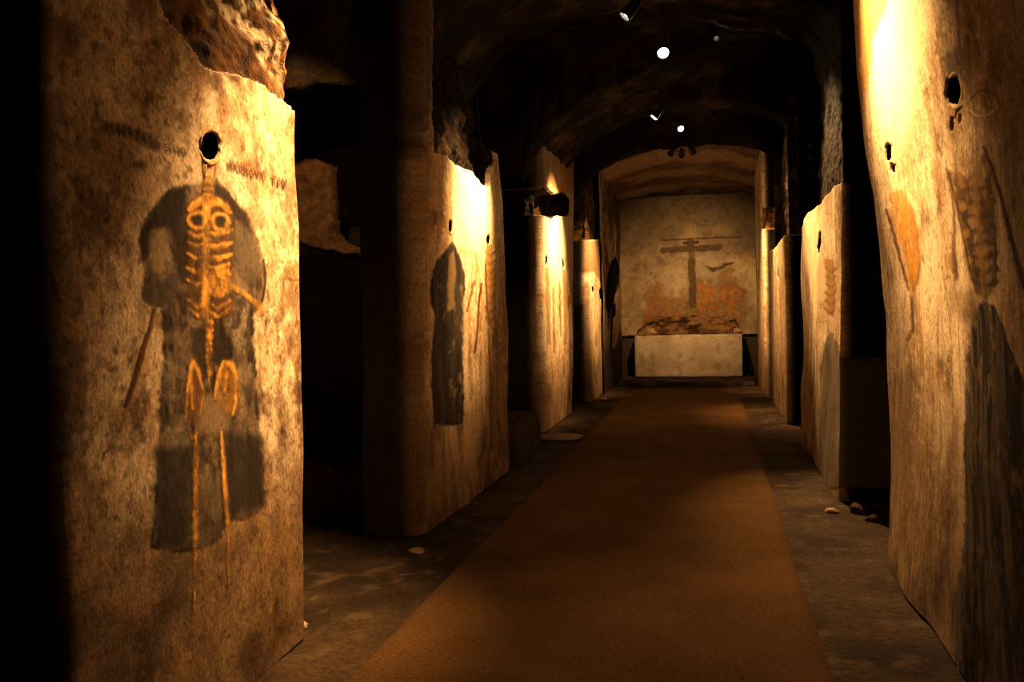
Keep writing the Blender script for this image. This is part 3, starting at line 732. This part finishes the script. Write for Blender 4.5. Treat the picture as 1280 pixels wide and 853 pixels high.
# ------------------------------------------------------------------ ceiling vault and outer walls
xs = np.arange(-4.6, 3.7, .045); ys = np.arange(.2, 14.7, .045)
XX, YY = np.meshgrid(xs, ys)
xc = -.46
def vault(X):
    t = np.where(X < xc, (xc - X) / 1.76, (X - xc) / 1.62)
    pw = np.where(X < xc, 2.0, 3.6)
    inside = np.clip(1 - np.clip(t, 0, 1) ** pw, 0, 1) ** (1 / pw)
    return 3.18 + 1.08 * inside
def rib(Y, spans):
    r = np.zeros_like(Y)
    for a, b in spans:
        r = np.maximum(r, sstep(a - .1, a + .15, Y) * (1 - sstep(b - .15, b + .1, Y)))
    return r
_k = sstep(-1.3, .4, XX)
RB = (1 - _k) * rib(YY, ((2.5, 4.2), (5.8, 8.2), (10.6, 13.0), (14.1, 15))) + _k * rib(YY, ((2.0, 5.5), (7.4, 9.2), (12.0, 13.1), (14.0, 15)))
Zc = 4.66 + (vault(XX) - 4.66 - .13 * sstep(13.9, 14.5, YY)) * RB + (fbm(XX * 1.4, YY * 1.4, oct=3, seed=71) - .5) * .16 + (fbm(XX * 5, YY * 5, oct=4, seed=72) - .5) * .12
vault_front = Zc.copy()
cc = lerp(np.broadcast_to(col(.02, .013, .008), XX.shape + (3,)), col(.10, .062, .028), sstep(.45, .65, fbm(XX * 1.6, YY * 1.6, Zc * 1.6, oct=5, seed=73)))
cc = lerp(cc, col(.012, .008, .006), sstep(.4, .6, fbm(XX * 6, YY * 6, Zc * 6, oct=4, seed=74)) * .8)
cc = cc * (1 - .93 * sstep(.45, .9, XX))[..., None]  # right side of the vault kept in shade by darkening its colour
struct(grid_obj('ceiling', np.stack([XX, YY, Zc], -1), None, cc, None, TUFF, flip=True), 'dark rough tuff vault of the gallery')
# vault of the end chamber
xs = np.arange(-2.0, .96, .04); ys = np.arange(14.55, 19.5, .05)
XX, YY = np.meshgrid(xs, ys)
k = np.clip((YY - 15.2) / 4.0, 0, 1)
Zc = 4.62 - .70 * k - (.08 + .30 * (1 - k)) * np.clip(np.abs(XX + .35) / 1.4, 0, 1.3) ** 2.2 + (fbm(XX * 1.5, YY * 1.5, oct=4, seed=75) - .5) * .12 + (fbm(XX * 6, YY * 6, oct=3, seed=76) - .5) * .03
cc = lerp(np.broadcast_to(col(.52, .39, .23), XX.shape + (3,)), col(.24, .16, .085), sstep(.4, .62, fbm(XX * 1.1, YY * 2.2, oct=5, seed=77)))
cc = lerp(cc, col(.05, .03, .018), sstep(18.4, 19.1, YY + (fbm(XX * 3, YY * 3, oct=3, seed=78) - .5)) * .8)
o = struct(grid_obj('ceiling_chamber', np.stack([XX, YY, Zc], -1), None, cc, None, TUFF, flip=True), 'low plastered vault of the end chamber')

def rough_wall(name, fixed, axis, a0, a1, z0, z1, step, sgn, mat, seed, amp=.18, rgb=None, label=None):
    A, Z = np.meshgrid(np.arange(a0, a1, step), np.arange(z0, z1, step))
    d = (fbm(A * 1.2, Z * 1.2, oct=3, seed=seed) - .5) * amp + (fbm(A * 5, Z * 5, oct=4, seed=seed + 1) - .5) * amp * .4
    P = np.stack([fixed + sgn * d, A, Z], -1) if axis == 'x' else np.stack([A, fixed + sgn * d, Z], -1)
    c = rgb(A, Z) if rgb else None
    return struct(grid_obj(name, P, None, c, None, mat, flip=(sgn < 0)), label)
rough_wall('wall_left', -4.1, 'x', .3, 16.5, -.1, 4.2, .08, 1, ROCK, 81, label='rough rock at the back of the left recesses')
rough_wall('wall_right', 3.1, 'x', .3, 16.5, -.1, 4.2, .08, -1, ROCK, 83, label='rough rock at the back of the right recesses')

# end chamber side walls
def chamber_rgb(A, Z):
    c = lerp(np.broadcast_to(col(.40, .30, .18), A.shape + (3,)), col(.18, .12, .065), sstep(.4, .62, fbm(A * 2, Z * 1.4, oct=5, seed=85)))
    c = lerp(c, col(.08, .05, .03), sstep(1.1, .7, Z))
    return lerp(c, col(.06, .04, .025), sstep(.55, .7, fbm(A * 6, Z * 5, oct=4, seed=86)) * .7)
rough_wall('wall_chamber_left', -1.93, 'x', 15.9, 19.4, -.05, 4.6, .03, 1, TUFF, 87, .07, chamber_rgb, 'dim plastered left side wall of the end chamber')
rough_wall('wall_chamber_right', .93, 'x', 17.2, 19.4, -.05, 4.6, .03, -1, TUFF, 89, .06, chamber_rgb, 'dim plastered right side wall of the end chamber')

# hollow and pale sliver on the chamber's left wall
def wall_patch(name, pts, X, mat, lift, parent=None):
    c = np.mean([on_x(x, y, X) for x, y in pts], 0); ring = [on_x(x, y, X) for x, y in pts]
    n = len(ring); V = []; Fc = []
    for sc, dp in ((1.12, -.02), (1.0, lift), (.75, lift * 1.1)):
        for p in ring: q = c + (p - c) * sc; V.append(q + np.array([dp, 0, 0]))
    for q in range(2):
        for k_ in range(n): Fc.append((q * n + k_, q * n + (k_ + 1) % n, (q + 1) * n + (k_ + 1) % n, (q + 1) * n + k_))
    Fc.append(tuple(2 * n + k_ for k_ in range(n)))
    mb = MB(); mb.add(V, Fc); return mb.build(name, mat, parent, smooth=True)

# ------------------------------------------------------------------ back wall with its fresco
YB = 19.2
p0, p1 = on_y(765, 450, YB), on_y(960, 450, YB)
A, Z = np.meshgrid(np.arange(-2.1, 1.15, .012), np.arange(-.05, 4.4, .012))
rel = (fbm(A * 1.5, Z * 1.5, oct=3, seed=101) - .5) * .08 + (fbm(A * 9, Z * 9, oct=4, seed=102) - .5) * .02
zl = np.mean([on_y(786, 421, YB)[2], on_y(940, 418, YB)[2]])
ledge = sstep(zl - .02, zl + .015, Z + (fbm(A * 4, Z * 0, oct=3, seed=103) - .5) * .05)
face = np.stack([A, np.full_like(A, YB), Z], -1)
P = np.stack([A, YB + rel + .10 * (1 - ledge), Z], -1)
PX, PY = to_view(face); sh = Sheet(face, PX, PY)
c = lerp(np.broadcast_to(col(.52, .43, .29), A.shape + (3,)), col(.32, .25, .155), sstep(.3, .75, fbm(A * 1.8, Z * 1.8, oct=5, seed=104)))
c = lerp(c, col(.42, .30, .13), sstep(.4, .8, fbm(A * 4, Z * 3.3, oct=4, seed=105)) * .6)
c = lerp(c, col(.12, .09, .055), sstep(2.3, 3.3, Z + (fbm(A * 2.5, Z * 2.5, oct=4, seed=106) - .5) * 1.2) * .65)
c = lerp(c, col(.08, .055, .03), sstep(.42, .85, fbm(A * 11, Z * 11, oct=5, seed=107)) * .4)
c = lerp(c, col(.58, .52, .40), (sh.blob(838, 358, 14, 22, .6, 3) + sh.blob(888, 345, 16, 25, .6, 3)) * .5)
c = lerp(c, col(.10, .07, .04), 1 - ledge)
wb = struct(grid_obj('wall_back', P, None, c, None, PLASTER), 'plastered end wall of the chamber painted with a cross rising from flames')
Nb = np.array([0, -1.0, 0])
wv = np.stack([A, Z], -1)
def back_layer(name, lab, L, k):
    o = grid_obj(name, P + Nb * (.004 + .003 * k), keep_cells(L.a, .03), L.c, L.a, PAINT, wb); o['label'] = lab
wr = 1 - .4 * sstep(.45, .65, fbm(A * 10, Z * 10, oct=4, seed=108))
L = Layer(sh.shape)
L.put(sh.line([(827,300.5),(870,298.5),(926,296.5)], 1.5, .7, .3), col(.12, .09, .05), .7)
L.put(sh.line([(829,313.5),(864,311),(898,309.5)], 7.5, 1.3, 1.2) * wr, col(.17, .12, .065), .88)
L.put(sh.line([(863.5,302),(864,312),(865,345),(866,380)], [9, 8.5, 8, 9], 1.3, 1.2) * wr, col(.18, .125, .065), .86)
L.put(sh.line([(856,304),(872,303)], 4, 1, .6), col(.14, .09, .05), .8)
back_layer('painted_cross', 'dark brown painted cross', L, 2)
L = Layer(sh.shape)
L.put(sh.poly([(796,410),(800,385),(812,360),(826,352),(840,374),(866,372),(872,350),(900,350),(926,358),(936,410)], 12, 10) * (.5 + .5 * sstep(.3, .7, fbm(A * 6, Z * 5, oct=5, seed=115))), col(.40, .25, .105), .55)
reg = sh.poly([(798,408),(803,388),(810,366),(818,350),(826,352),(832,372),(842,376),(852,368),(866,372),(871,352),(884,352),(896,366),(906,352),(920,354),(928,366),(932,408)], 6, 9)
tong = fbm(A * 7 + (fbm(A * 3, Z * 3, oct=2, seed=109) - .5) * 5, Z * 2.6, oct=5, seed=110)
hot = sh.poly([(868,408),(866,372),(874,352),(900,356),(926,356),(934,408)], 8, 8)
ton2 = fbm(A * 16 + (fbm(A * 4, Z * 4, oct=3, seed=112) - .5) * 9, Z * 6, oct=4, seed=113)
L.put(reg * (.12 + .88 * sstep(.38, .64, tong)) * (.55 + .45 * hot), lerp(lerp(np.broadcast_to(col(.44, .21, .065), L.c.shape), col(.47, .20, .04), hot * sstep(.42, .6, ton2)), col(.50, .38, .18), sstep(.42, .66, fbm(A * 20, Z * 9, oct=4, seed=114))), .72)
L.put(reg * sstep(.5, .7, ton2) * hot, col(.50, .24, .06), .35)
L.put(sh.poly([(800,408),(812,392),(850,396),(890,392),(930,394),(932,408)], 5, 6) * sstep(.35, .6, tong), col(.30, .13, .035), .5)
for pts in ([(810,402),(816,380),(822,366),(820,350)], [(832,402),(836,386),(846,372)], [(876,396),(874,374),(879,358)], [(892,396),(894,382),(904,372),(909,358)], [(914,398),(911,384),(920,374),(922,360)]):
    L.put(sh.line(pts, [6, 5, 4, 2.5][:len(pts)], 2.6, 4) * sstep(.34, .6, ton2), col(.47, .21, .045), .55)
back_layer('painted_flames', 'orange-red painted flames', L, 0)
L = Layer(sh.shape)
L.put(sh.poly([(853,403),(855,388),(860,378),(868,378),(873,390),(874,404)], 4, 4), col(.40, .31, .11), .6)
L.put(sh.poly([(896,344),(904,337),(914,334),(920,344),(922,356),(908,354),(899,352)], 3.5, 4), col(.46, .33, .13), .6)
L.put(sh.line([(883,334),(891,338),(899,336),(906,331),(917,329)], [1.5, 4.5, 3, 4.5, 2], 1.6, 1.6), col(.16, .10, .05), .8)
back_layer('painted_figure', 'small winged painted figure and yellow mound', L, 1)

# altar block, broken slab and stones in front of it
XA0, XA1, YA = on_y(794, 470, 18.45)[0], on_y(929, 470, 18.45)[0], 18.45
zt = np.mean([on_y(795, 420, YA)[2], on_y(928, 417, YA)[2]])
def block(name, x0, x1, y0, y1, z0, z1, step, seed, amp, mat, rgbf=None, r=.03, parent=None):
    """rounded, uneven masonry block: a displaced shell of a box"""
    n = [max(2, int((b - a) / step)) for a, b in ((x0, x1), (y0, y1), (z0, z1))]
    V, Q = [], []; base = 0
    for ax in range(3):
        u, v = [i for i in range(3) if i != ax]
        lo, hi = np.array([x0, y0, z0]), np.array([x1, y1, z1])
        U, W = np.meshgrid(np.linspace(lo[u], hi[u], n[u] + 1), np.linspace(lo[v], hi[v], n[v] + 1))
        for val in (lo[ax], hi[ax]):
            Pq = np.zeros(U.shape + (3,)); Pq[..., u] = U; Pq[..., v] = W; Pq[..., ax] = val
            idx = np.arange(U.size).reshape(U.shape) + base
            q = np.stack([idx[:-1, :-1], idx[:-1, 1:], idx[1:, 1:], idx[1:, :-1]], -1).reshape(-1, 4)
            if (val == hi[ax]) == (ax == 1): q = q[:, ::-1]
            V.append(Pq.reshape(-1, 3)); Q.append(q); base += U.size
    V = np.concatenate(V); Q = np.concatenate(Q)
    lo, hi = np.array([x0, y0, z0]), np.array([x1, y1, z1])
    core = np.clip(V, lo + r, hi - r); dlt = V - core; ln = np.linalg.norm(dlt, axis=1, keepdims=True); nn = dlt / np.maximum(ln, 1e-6)
    V2 = core + nn * r
    for kx, s_ in ((2.5, 1), (8, .35)):
        V2 = V2 + nn * ((fbm(V[:, 0] * kx + V[:, 1] * .7 * kx, V[:, 2] * kx + V[:, 1] * kx * .5, V[:, 1] * kx, oct=3, seed=seed) - .5) * amp * s_)[:, None]
    return np_mesh(name, V2, Q, rgbf(V) if rgbf else None, None, mat, parent)
def altar_rgb(V):
    a, z = V[:, 0], V[:, 2]
    c = lerp(np.broadcast_to(col(.60, .53, .40), a.shape + (3,)), col(.44, .36, .25), sstep(.3, .75, fbm(a * 3, z * 3, V[:, 1] * 3, oct=5, seed=121)))
    c = lerp(c, col(.30, .22, .12), sstep(.9, 1.0, z + (fbm(a * 8, z * 0, oct=3, seed=122) - .5) * .3) * .5)
    return lerp(c, col(.28, .20, .12), sstep(.5, .8, fbm(a * 9, z * 9, V[:, 1] * 9, oct=4, seed=123)) * .5)
tag(block('altar', XA0, XA1, YA, YA + .62, .09, zt, .03, 120, .03, PLASTER, altar_rgb, .03), 'pale plastered block altar below the painted cross', 'altar')
# mound of broken masonry with a wavy slab lying on the altar
def mound_rgb(V):
    a, z = V[:, 0], V[:, 2]
    c = lerp(np.broadcast_to(col(.30, .19, .085), a.shape + (3,)), col(.13, .07, .03), sstep(.4, .6, fbm(a * 5, z * 7, V[:, 1] * 5, oct=4, seed=131)))
    return lerp(c, col(.04, .022, .012), sstep(.55, .66, fbm(a * 3.0, z * 14, oct=3, seed=132)) * .9)
mw_, mh = XA1 - XA0, .42
U, V_ = np.meshgrid(np.linspace(0, 1, 110), np.linspace(0, 1, 40))
topz = .30 * np.minimum(1, np.minimum(U / .22, (1 - U) / .07)) ** .8
prof = np.sin(np.clip(V_ * 1.25, 0, 1) * math.pi / 2) ** .5
Pm = np.stack([XA0 + .03 + U * (mw_ - .05), YA + .04 + V_ * .56, zt + .012 + prof * (topz + .05 + (fbm(U * 9, V_ * 5, oct=4, seed=133) - .5) * .10)], -1)
crease = np.exp(-((V_ - (.16 + .05 * np.sin(U * 9))) / .045) ** 2) * sstep(.1, .2, U)
Pm[..., 2] -= crease * .08; Pm[..., 1] += crease * .07
tag(grid_obj('rubble_mound', Pm, None, mound_rgb(Pm.reshape(-1, 3)).reshape(Pm.shape), None, TUFF), 'low brown mound of broken masonry lying along the top of the altar', 'rubble')

def stone(name, c, r, seed, mat, label, group=None, flat=.7):
    n, m = 14, 20
    V, Q = [], []
    for i in range(n + 1):
        th = math.pi * i / n
        for j in range(m):
            ph = 2 * math.pi * j / m
            V.append((math.sin(th) * math.cos(ph), math.sin(th) * math.sin(ph), math.cos(th)))
    V = np.array(V); d = 1 + (fbm(V[:, 0] * 1.6 + seed, V[:, 1] * 1.6, V[:, 2] * 1.6, oct=3, seed=seed) - .5) * .9
    V = V * d[:, None] * np.array(r) ; V[:, 2] = np.maximum(V[:, 2], -r[2] * .55)
    for i in range(n):
        for j in range(m):
            Q.append((i * m + j, (i + 1) * m + j, (i + 1) * m + (j + 1) % m, i * m + (j + 1) % m))
    o = np_mesh(name, V, np.array(Q), None, None, mat, None)
    o.location = (c[0], c[1], c[2] + r[2] * .55)
    return tag(o, label, 'stone', group)
q = on_y(813, 412, YA + .1); stone('stone', (q[0], YA + .10, zt), (.14, .09, .10), 3, STONE, 'pale broken stone at the left end of the altar top', 'loose stones')
q = on_y(844, 397, YA + .3); stone('stone', (q[0], YA + .28, zt + .27), (.10, .09, .08), 5, TUFFSTUB, 'brown lump standing up from the mound below the cross', 'loose stones')
q = on_y(921, 412, YA + .1); stone('stone', (q[0], YA + .10, zt), (.10, .08, .08), 7, STONE, 'small pale stone at the right end of the altar top', 'loose stones')

# step in front of the altar
def step_rgb(V):
    a, b = V[:, 0], V[:, 1]
    return lerp(np.broadcast_to(col(.13, .09, .05), a.shape + (3,)), col(.045, .03, .018), sstep(.4, .6, fbm(a * 4, b * 4, oct=4, seed=141)))
tag(block('altar_step', -1.86, .78, 17.35, YB - .07, -.03, .075, .05, 142, .03, EARTH, step_rgb, .03), 'low dark stone step under the altar at the end of the carpet', 'step')
# shadow wedges either side of the altar, built as sunk black shapes
def hollow(pts, label):
    ring = [on_y(x, y, YB + .06) for x, y in pts]; c_ = np.mean(ring, 0); n = len(ring); V = []; Fc = []
    for sc, dp in ((1.1, -.09), (1.0, -.085), (.8, .25)):
        for p in ring: V.append(c_ + (p - c_) * sc + np.array([0, dp, 0]))
    for q in range(2):
        for k_ in range(n): Fc.append((q * n + k_, q * n + (k_ + 1) % n, (q + 1) * n + (k_ + 1) % n, (q + 1) * n + k_))
    Fc.append(tuple(2 * n + k_ for k_ in range(n)))
    mb = MB(); mb.add(V, Fc); o = mb.build('shade_hollow', BLACK, wb); o['label'] = label
hollow([(922,424),(932,426),(938,450),(941,462),(934,468),(922,468)], 'black shape for the shadow at the wall foot right of the altar')
hollow([(786,448),(792,430),(800,430),(800,466),(788,466)], 'black shape for the shadow at the wall foot left of the altar')

# chamber left wall: black patches for the hollows' darkness, with a pale sliver of plaster
wl_ = [o for o in C.objects if o.name == 'wall_chamber_left'][0]
o = wall_patch('shade_hollow', [(765,330),(770,324),(773,332),(772,352),(768,366),(764,384),(761,380),(762,345)], -1.9, BLACK, .02, wl_); o['label'] = 'dark upright hollow in the plaster'
o = wall_patch('plaster_strip', [(770,372),(775,362),(776,380),(773,410),(770,432),(767,430),(768,400)], -1.88, STONE, .02, wl_); o['label'] = 'pale upright strip of plaster'
o = wall_patch('shade_hollow', [(766,384),(769,380),(769,394),(766,398)], -1.84, BLACK, .01, wl_)

# ------------------------------------------------------------------ left recesses: ruined wall, benches
YS = 7.0
def yplane(pts, Y): return [on_y(x, y, Y) for x, y in pts]
rw = thing('ruined_wall', 'broken orange tuff wall stub and sill in the dark recess behind the nearest left pier', 'wall stub')
def slab_poly(name, pts, Y, th, mat, parent, seed, step=.03, amp=.03):
    """an upright slab with the given outline"""
    R = np.array(yplane(pts, Y)); x0, x1 = R[:, 0].min(), R[:, 0].max(); z0, z1 = R[:, 2].min(), R[:, 2].max()
    A_, Z_ = np.meshgrid(np.arange(x0 - .06, x1 + .06, step), np.arange(z0 - .06, z1 + .06, step))
    f = np.stack([A_, np.full_like(A_, Y), Z_], -1); px, py = to_view(f); s_ = Sheet(f, px, py)
    m_ = s_.poly(pts, 1.2, 1.4)
    d = (fbm(A_ * 4, Z_ * 4, oct=4, seed=seed) - .5) * amp * 2
    fr = f.copy(); fr[..., 1] += d + sstep(.75, .35, m_) * th
    kp = keep_cells(m_, .45)
    return grid_obj(name, fr, kp, None, None, mat, parent)
slab_poly('wall_stub', [(360,182),(384,190),(396,198),(411,208),(413,235),(414,260),(418,290),(424,302),(436,307),(452,311),(467,315),(480,316),(480,324),(465,322),(445,320),(425,318),(412,314),(392,311),(384,306),(360,300)], YS, .12, TUFFSTUB, rw, 151, .02, .05)
slab_poly('sill_back', [(416,278),(430,282),(450,286),(480,292),(480,317),(440,310),(420,302)], YS + .45, .2, ROCK, rw, 153, .03, .05)
b0 = on_y(340, 315, YS); b1 = on_y(500, 318, YS)
o = block('wall_base', -3.9, -2.36, YS + .06, YS + .55, -.05, on_y(420, 316, YS)[2] - .01, .06, 155, .06, SHADE_ROCK, None, .04, rw); o['label'] = 'lower part of the ruined wall, painted black as shade'  # black base stands for the shade under the sill
bx0 = on_floor(392, 660)
tag(block('rubble_bench', -3.7, -2.36, 6.02, 6.55, -.05, .40, .04, 157, .10, mottled('bench rock', (.06, .038, .02), (.22, .14, .075), 7, bump=.9, dist=.05), None, .06), 'low rough stone bench in the dark recess between the first and second left piers', 'bench')
tag(block('rubble_bench', -3.7, -2.40, 6.58, 6.98, -.05, .72, .04, 159, .10, ROCK, None, .06), 'higher dark stone step behind the low bench in the first left recess', 'bench')
# rounded low bench between the second and third piers
n = 40; ring = [on_floor(x, y) for x, y in ((637,592),(648,586),(660,576),(671,563),(677,552),(679,541))]
ring = [r[:2] for r in ring] + [np.array([-2.3, 10.3]), np.array([-3.1, 10.3]), np.array([-3.1, 8.35])]
ring = [np.array([r[0], min(max(r[1], 8.35), 10.35)]) for r in ring]
def prism(name, ring, z0, z1, mat, rnd=.05, seed=1):
    dense = []
    for a, b in zip(ring, ring[1:] + ring[:1]):
        k_ = max(2, int(np.linalg.norm(b - a) / .06))
        for q in range(k_): dense.append(a + (b - a) * q / k_)
    R = np.array(dense); 
    for _ in range(6): R = (np.roll(R, 1, 0) + 2 * R + np.roll(R, -1, 0)) / 4
    cen = R.mean(0); n_ = len(R); V, Q = [], []
    lv = [(z0, 1.02), ((z0 + z1) / 2, 1.0), (z1 - rnd, .985), (z1 - rnd * .3, .97), (z1, .93), (z1 + .005, .6), (z1 + .005, .02)]
    for z, sc in lv:
        r = cen + (R - cen) * sc
        h = (fbm(r[:, 0] * 4, r[:, 1] * 4, np.full(n_, z * 6), oct=3, seed=seed) - .5) * .05
        V.append(np.stack([r[:, 0] + h * .6, r[:, 1] + h * .6, np.full(n_, z) + h * (.8 if z > z0 else 0)], -1))
    for i in range(len(lv) - 1):
        for k_ in range(n_): Q.append((i * n_ + k_, i * n_ + (k_ + 1) % n_, (i + 1) * n_ + (k_ + 1) % n_, (i + 1) * n_ + k_))
    return np_mesh(name, np.concatenate(V), np.array(Q), None, None, mat)
tag(prism('corner_bench', ring, -.04, .33, mottled('worn stone', (.05, .033, .018), (.15, .10, .055), 8, bump=.8, dist=.04), .06, 161), 'low rounded stone bench curving out between the second and third left piers', 'bench')
q = on_floor(699, 548); stone('floor_slab', (q[0], q[1], -.02), (.30, .22, .05), 9, STONE, 'flat pale stone set in the floor at the foot of the third left pier', 'loose stones')
# debris at the foot of the piers
random.seed(9)
def pebble(px, py, r, lab, mat=STONE):
    q = on_floor(px, py); stone('stone', (q[0], q[1], -.02), (r, r * .8, r * .6), random.randint(10, 99), mat, lab, 'loose stones')
pebble(370, 782, .055, 'small stone by the bottom right corner of the nearest left pier')
pebble(520, 690, .05, 'thin pale stone on the floor before the second left pier')
pebble(650, 570, .05, 'stone lying against the curved low bench')
pebble(1040, 640, .05, 'pale chip on the floor before the second right pier')
pebble(1078, 640, .09, 'broad worn stone in the opening beside the nearest right pier', ROCK)
pebble(1094, 650, .06, 'small rough stone beside the nearest right pier in the opening', ROCK)
pebble(754, 500, .07, 'stone at the foot of the fourth left pier')

# ------------------------------------------------------------------ spotlights
WARM = (1.0, .63, .29)
def lamp(loc, aim, power, angle, blend=1.0, size=.03, label='', lens=LENS, rad=.05, hood=0.0, spill=.014, out=0.0):
    loc = np.array(loc, float); d = np.array(aim, float) - loc; d /= np.linalg.norm(d)
    t = thing('spotlight', label, 'spotlight', group='black spotlights under the vault')
    u = np.cross(d, [0, 0, 1.0]); u /= np.linalg.norm(u)
    mb = MB()
    f = .186 + hood
    mb.lathe(loc - d * .17, d, [(0, .001), (.004, .018), (.008, rad * .6), (.05, rad * .82), (.12, rad * 1.0), (.17, rad * 1.12), (f - .001, rad * 1.14), (f, rad * 1.04), (f - .01, rad * 1.02), (.165, rad * .98)], 24, False)
    mb.build('housing', METAL, t, smooth=True)
    mb = MB(); mb.lathe(loc - d * (.012 - out), d, [(0, rad * .97), (.006, rad * .9), (.012, rad * .6), (.014, .001)], 24)
    mb.build('lens', lens, t, smooth=True)['label'] = 'glowing white lens'
    piv = loc - d * .09; mb = MB(); top = piv + np.array([0, 0, .17])
    pts = [piv + u * rad * 1.15, piv + u * rad * 1.2 + np.array([0, 0, .08]), top + u * .01, top - u * .01, piv - u * rad * 1.2 + np.array([0, 0, .08]), piv - u * rad * 1.15]
    mb.tube(pts, .007, 8); mb.build('yoke', METAL, t, smooth=True)
    mb = MB(); mb.lathe(top + np.array([0, 0, -.01]), (0, 0, 1), [(0, .012), (.6, .012)], 10); mb.build('stem', METAL, t, smooth=True)
    for nm, pw, an, bl in (('beam', power, angle, blend), ('spill', power * spill, 125, 1.0)):
        if pw <= 0: continue
        ld = bpy.data.lights.new(nm, 'SPOT'); ld.energy = pw; ld.color = WARM; ld.spot_size = math.radians(an); ld.spot_blend = bl; ld.shadow_soft_size = size
        lo = bpy.data.objects.new(nm, ld); C.objects.link(lo); lo.parent = t
        lo.location = loc + d * (.03 + max(hood, out))
        lo.rotation_euler = Vector(d).to_track_quat('-Z', 'Y').to_euler()
    return t

def at_ceiling(px, py, z): return on_floor(px, py, z)
A1 = at_ceiling(783, 18, 4.0); A2 = at_ceiling(829, 66, 3.95); B1 = at_ceiling(819, 145, 4.0); B2 = at_ceiling(851, 161, 4.0)
C1 = at_ceiling(838, 193, 3.93); C2 = at_ceiling(852, 194, 3.93); C3 = at_ceiling(867, 191, 3.95)
lamp(A1, (-1.94, 7.15, 2.45), 2100, 46, label='spotlight near the top edge seen edge-on, aimed at the second left pier', hood=.015)
lamp(A2, (.3, 3.4, .2), 750, 40, label='brightest round spotlight, facing along the gallery toward the entrance', rad=.052)
lamp(B1, (-2.06, 11.75, 2.3), 2100, 56, label='spotlight seen as a small tilted white oval beside the third left pier', rad=.045, out=.035)
lamp(B2, (.75, 8.2, 1.4), 1300, 30, label='small white spotlight just above the row of three black lamps', rad=.04)
lamp(C1, (-1.97, 15.1, 2.0), 1500, 48, label='left one of three black spotlights in a row before the end chamber', rad=.045)
lamp(C2, (-.5, 19.2, 1.7), 950, 56, spill=.06, label='middle one of three black spotlights in a row before the end chamber', rad=.045)
lamp(C3, (.86, 15.4, 2.1), 1300, 50, label='right one of three black spotlights in a row before the end chamber', rad=.045)
# unseen lamps: pocket and recess ones added as fill, near ceiling ones above frame
lamp((.05, 13.45, 4.42), (.91, 13.0, 2.2), 1300, 60, spill=.12, label='spotlight added unseen in the vault pocket to light the third right pier', rad=.035, hood=.14)
lamp((.05, 9.75, 4.46), (.92, 8.25, 2.45), 2000, 52, label='spotlight added unseen in the vault pocket to light the second right pier', rad=.035, hood=.14)
lamp((-.66, 4.3, 4.0), (-1.88, 3.9, 1.95), 2000, 57, label='spotlight above the nearest left pier, out of the photograph')
lamp((-.40, 4.9, 4.0), (.85, 4.5, 2.8), 1650, 54, label='spotlight above the nearest right pier, out of the photograph')
lamp((-2.75, 4.6, 3.6), (-3.05, 7.0, 2.2), 120, 46, .5, label='small spotlight added behind the nearest left pier to light the recess wall stub', rad=.04)  # added fill lamp for the wall stub, kept out of sight
out = bpy.data.worlds.new('world'); scene.world = out; out.use_nodes = True
out.node_tree.nodes['Background'].inputs[0].default_value = (0, 0, 0, 1)
out.node_tree.nodes['Background'].inputs[1].default_value = 0
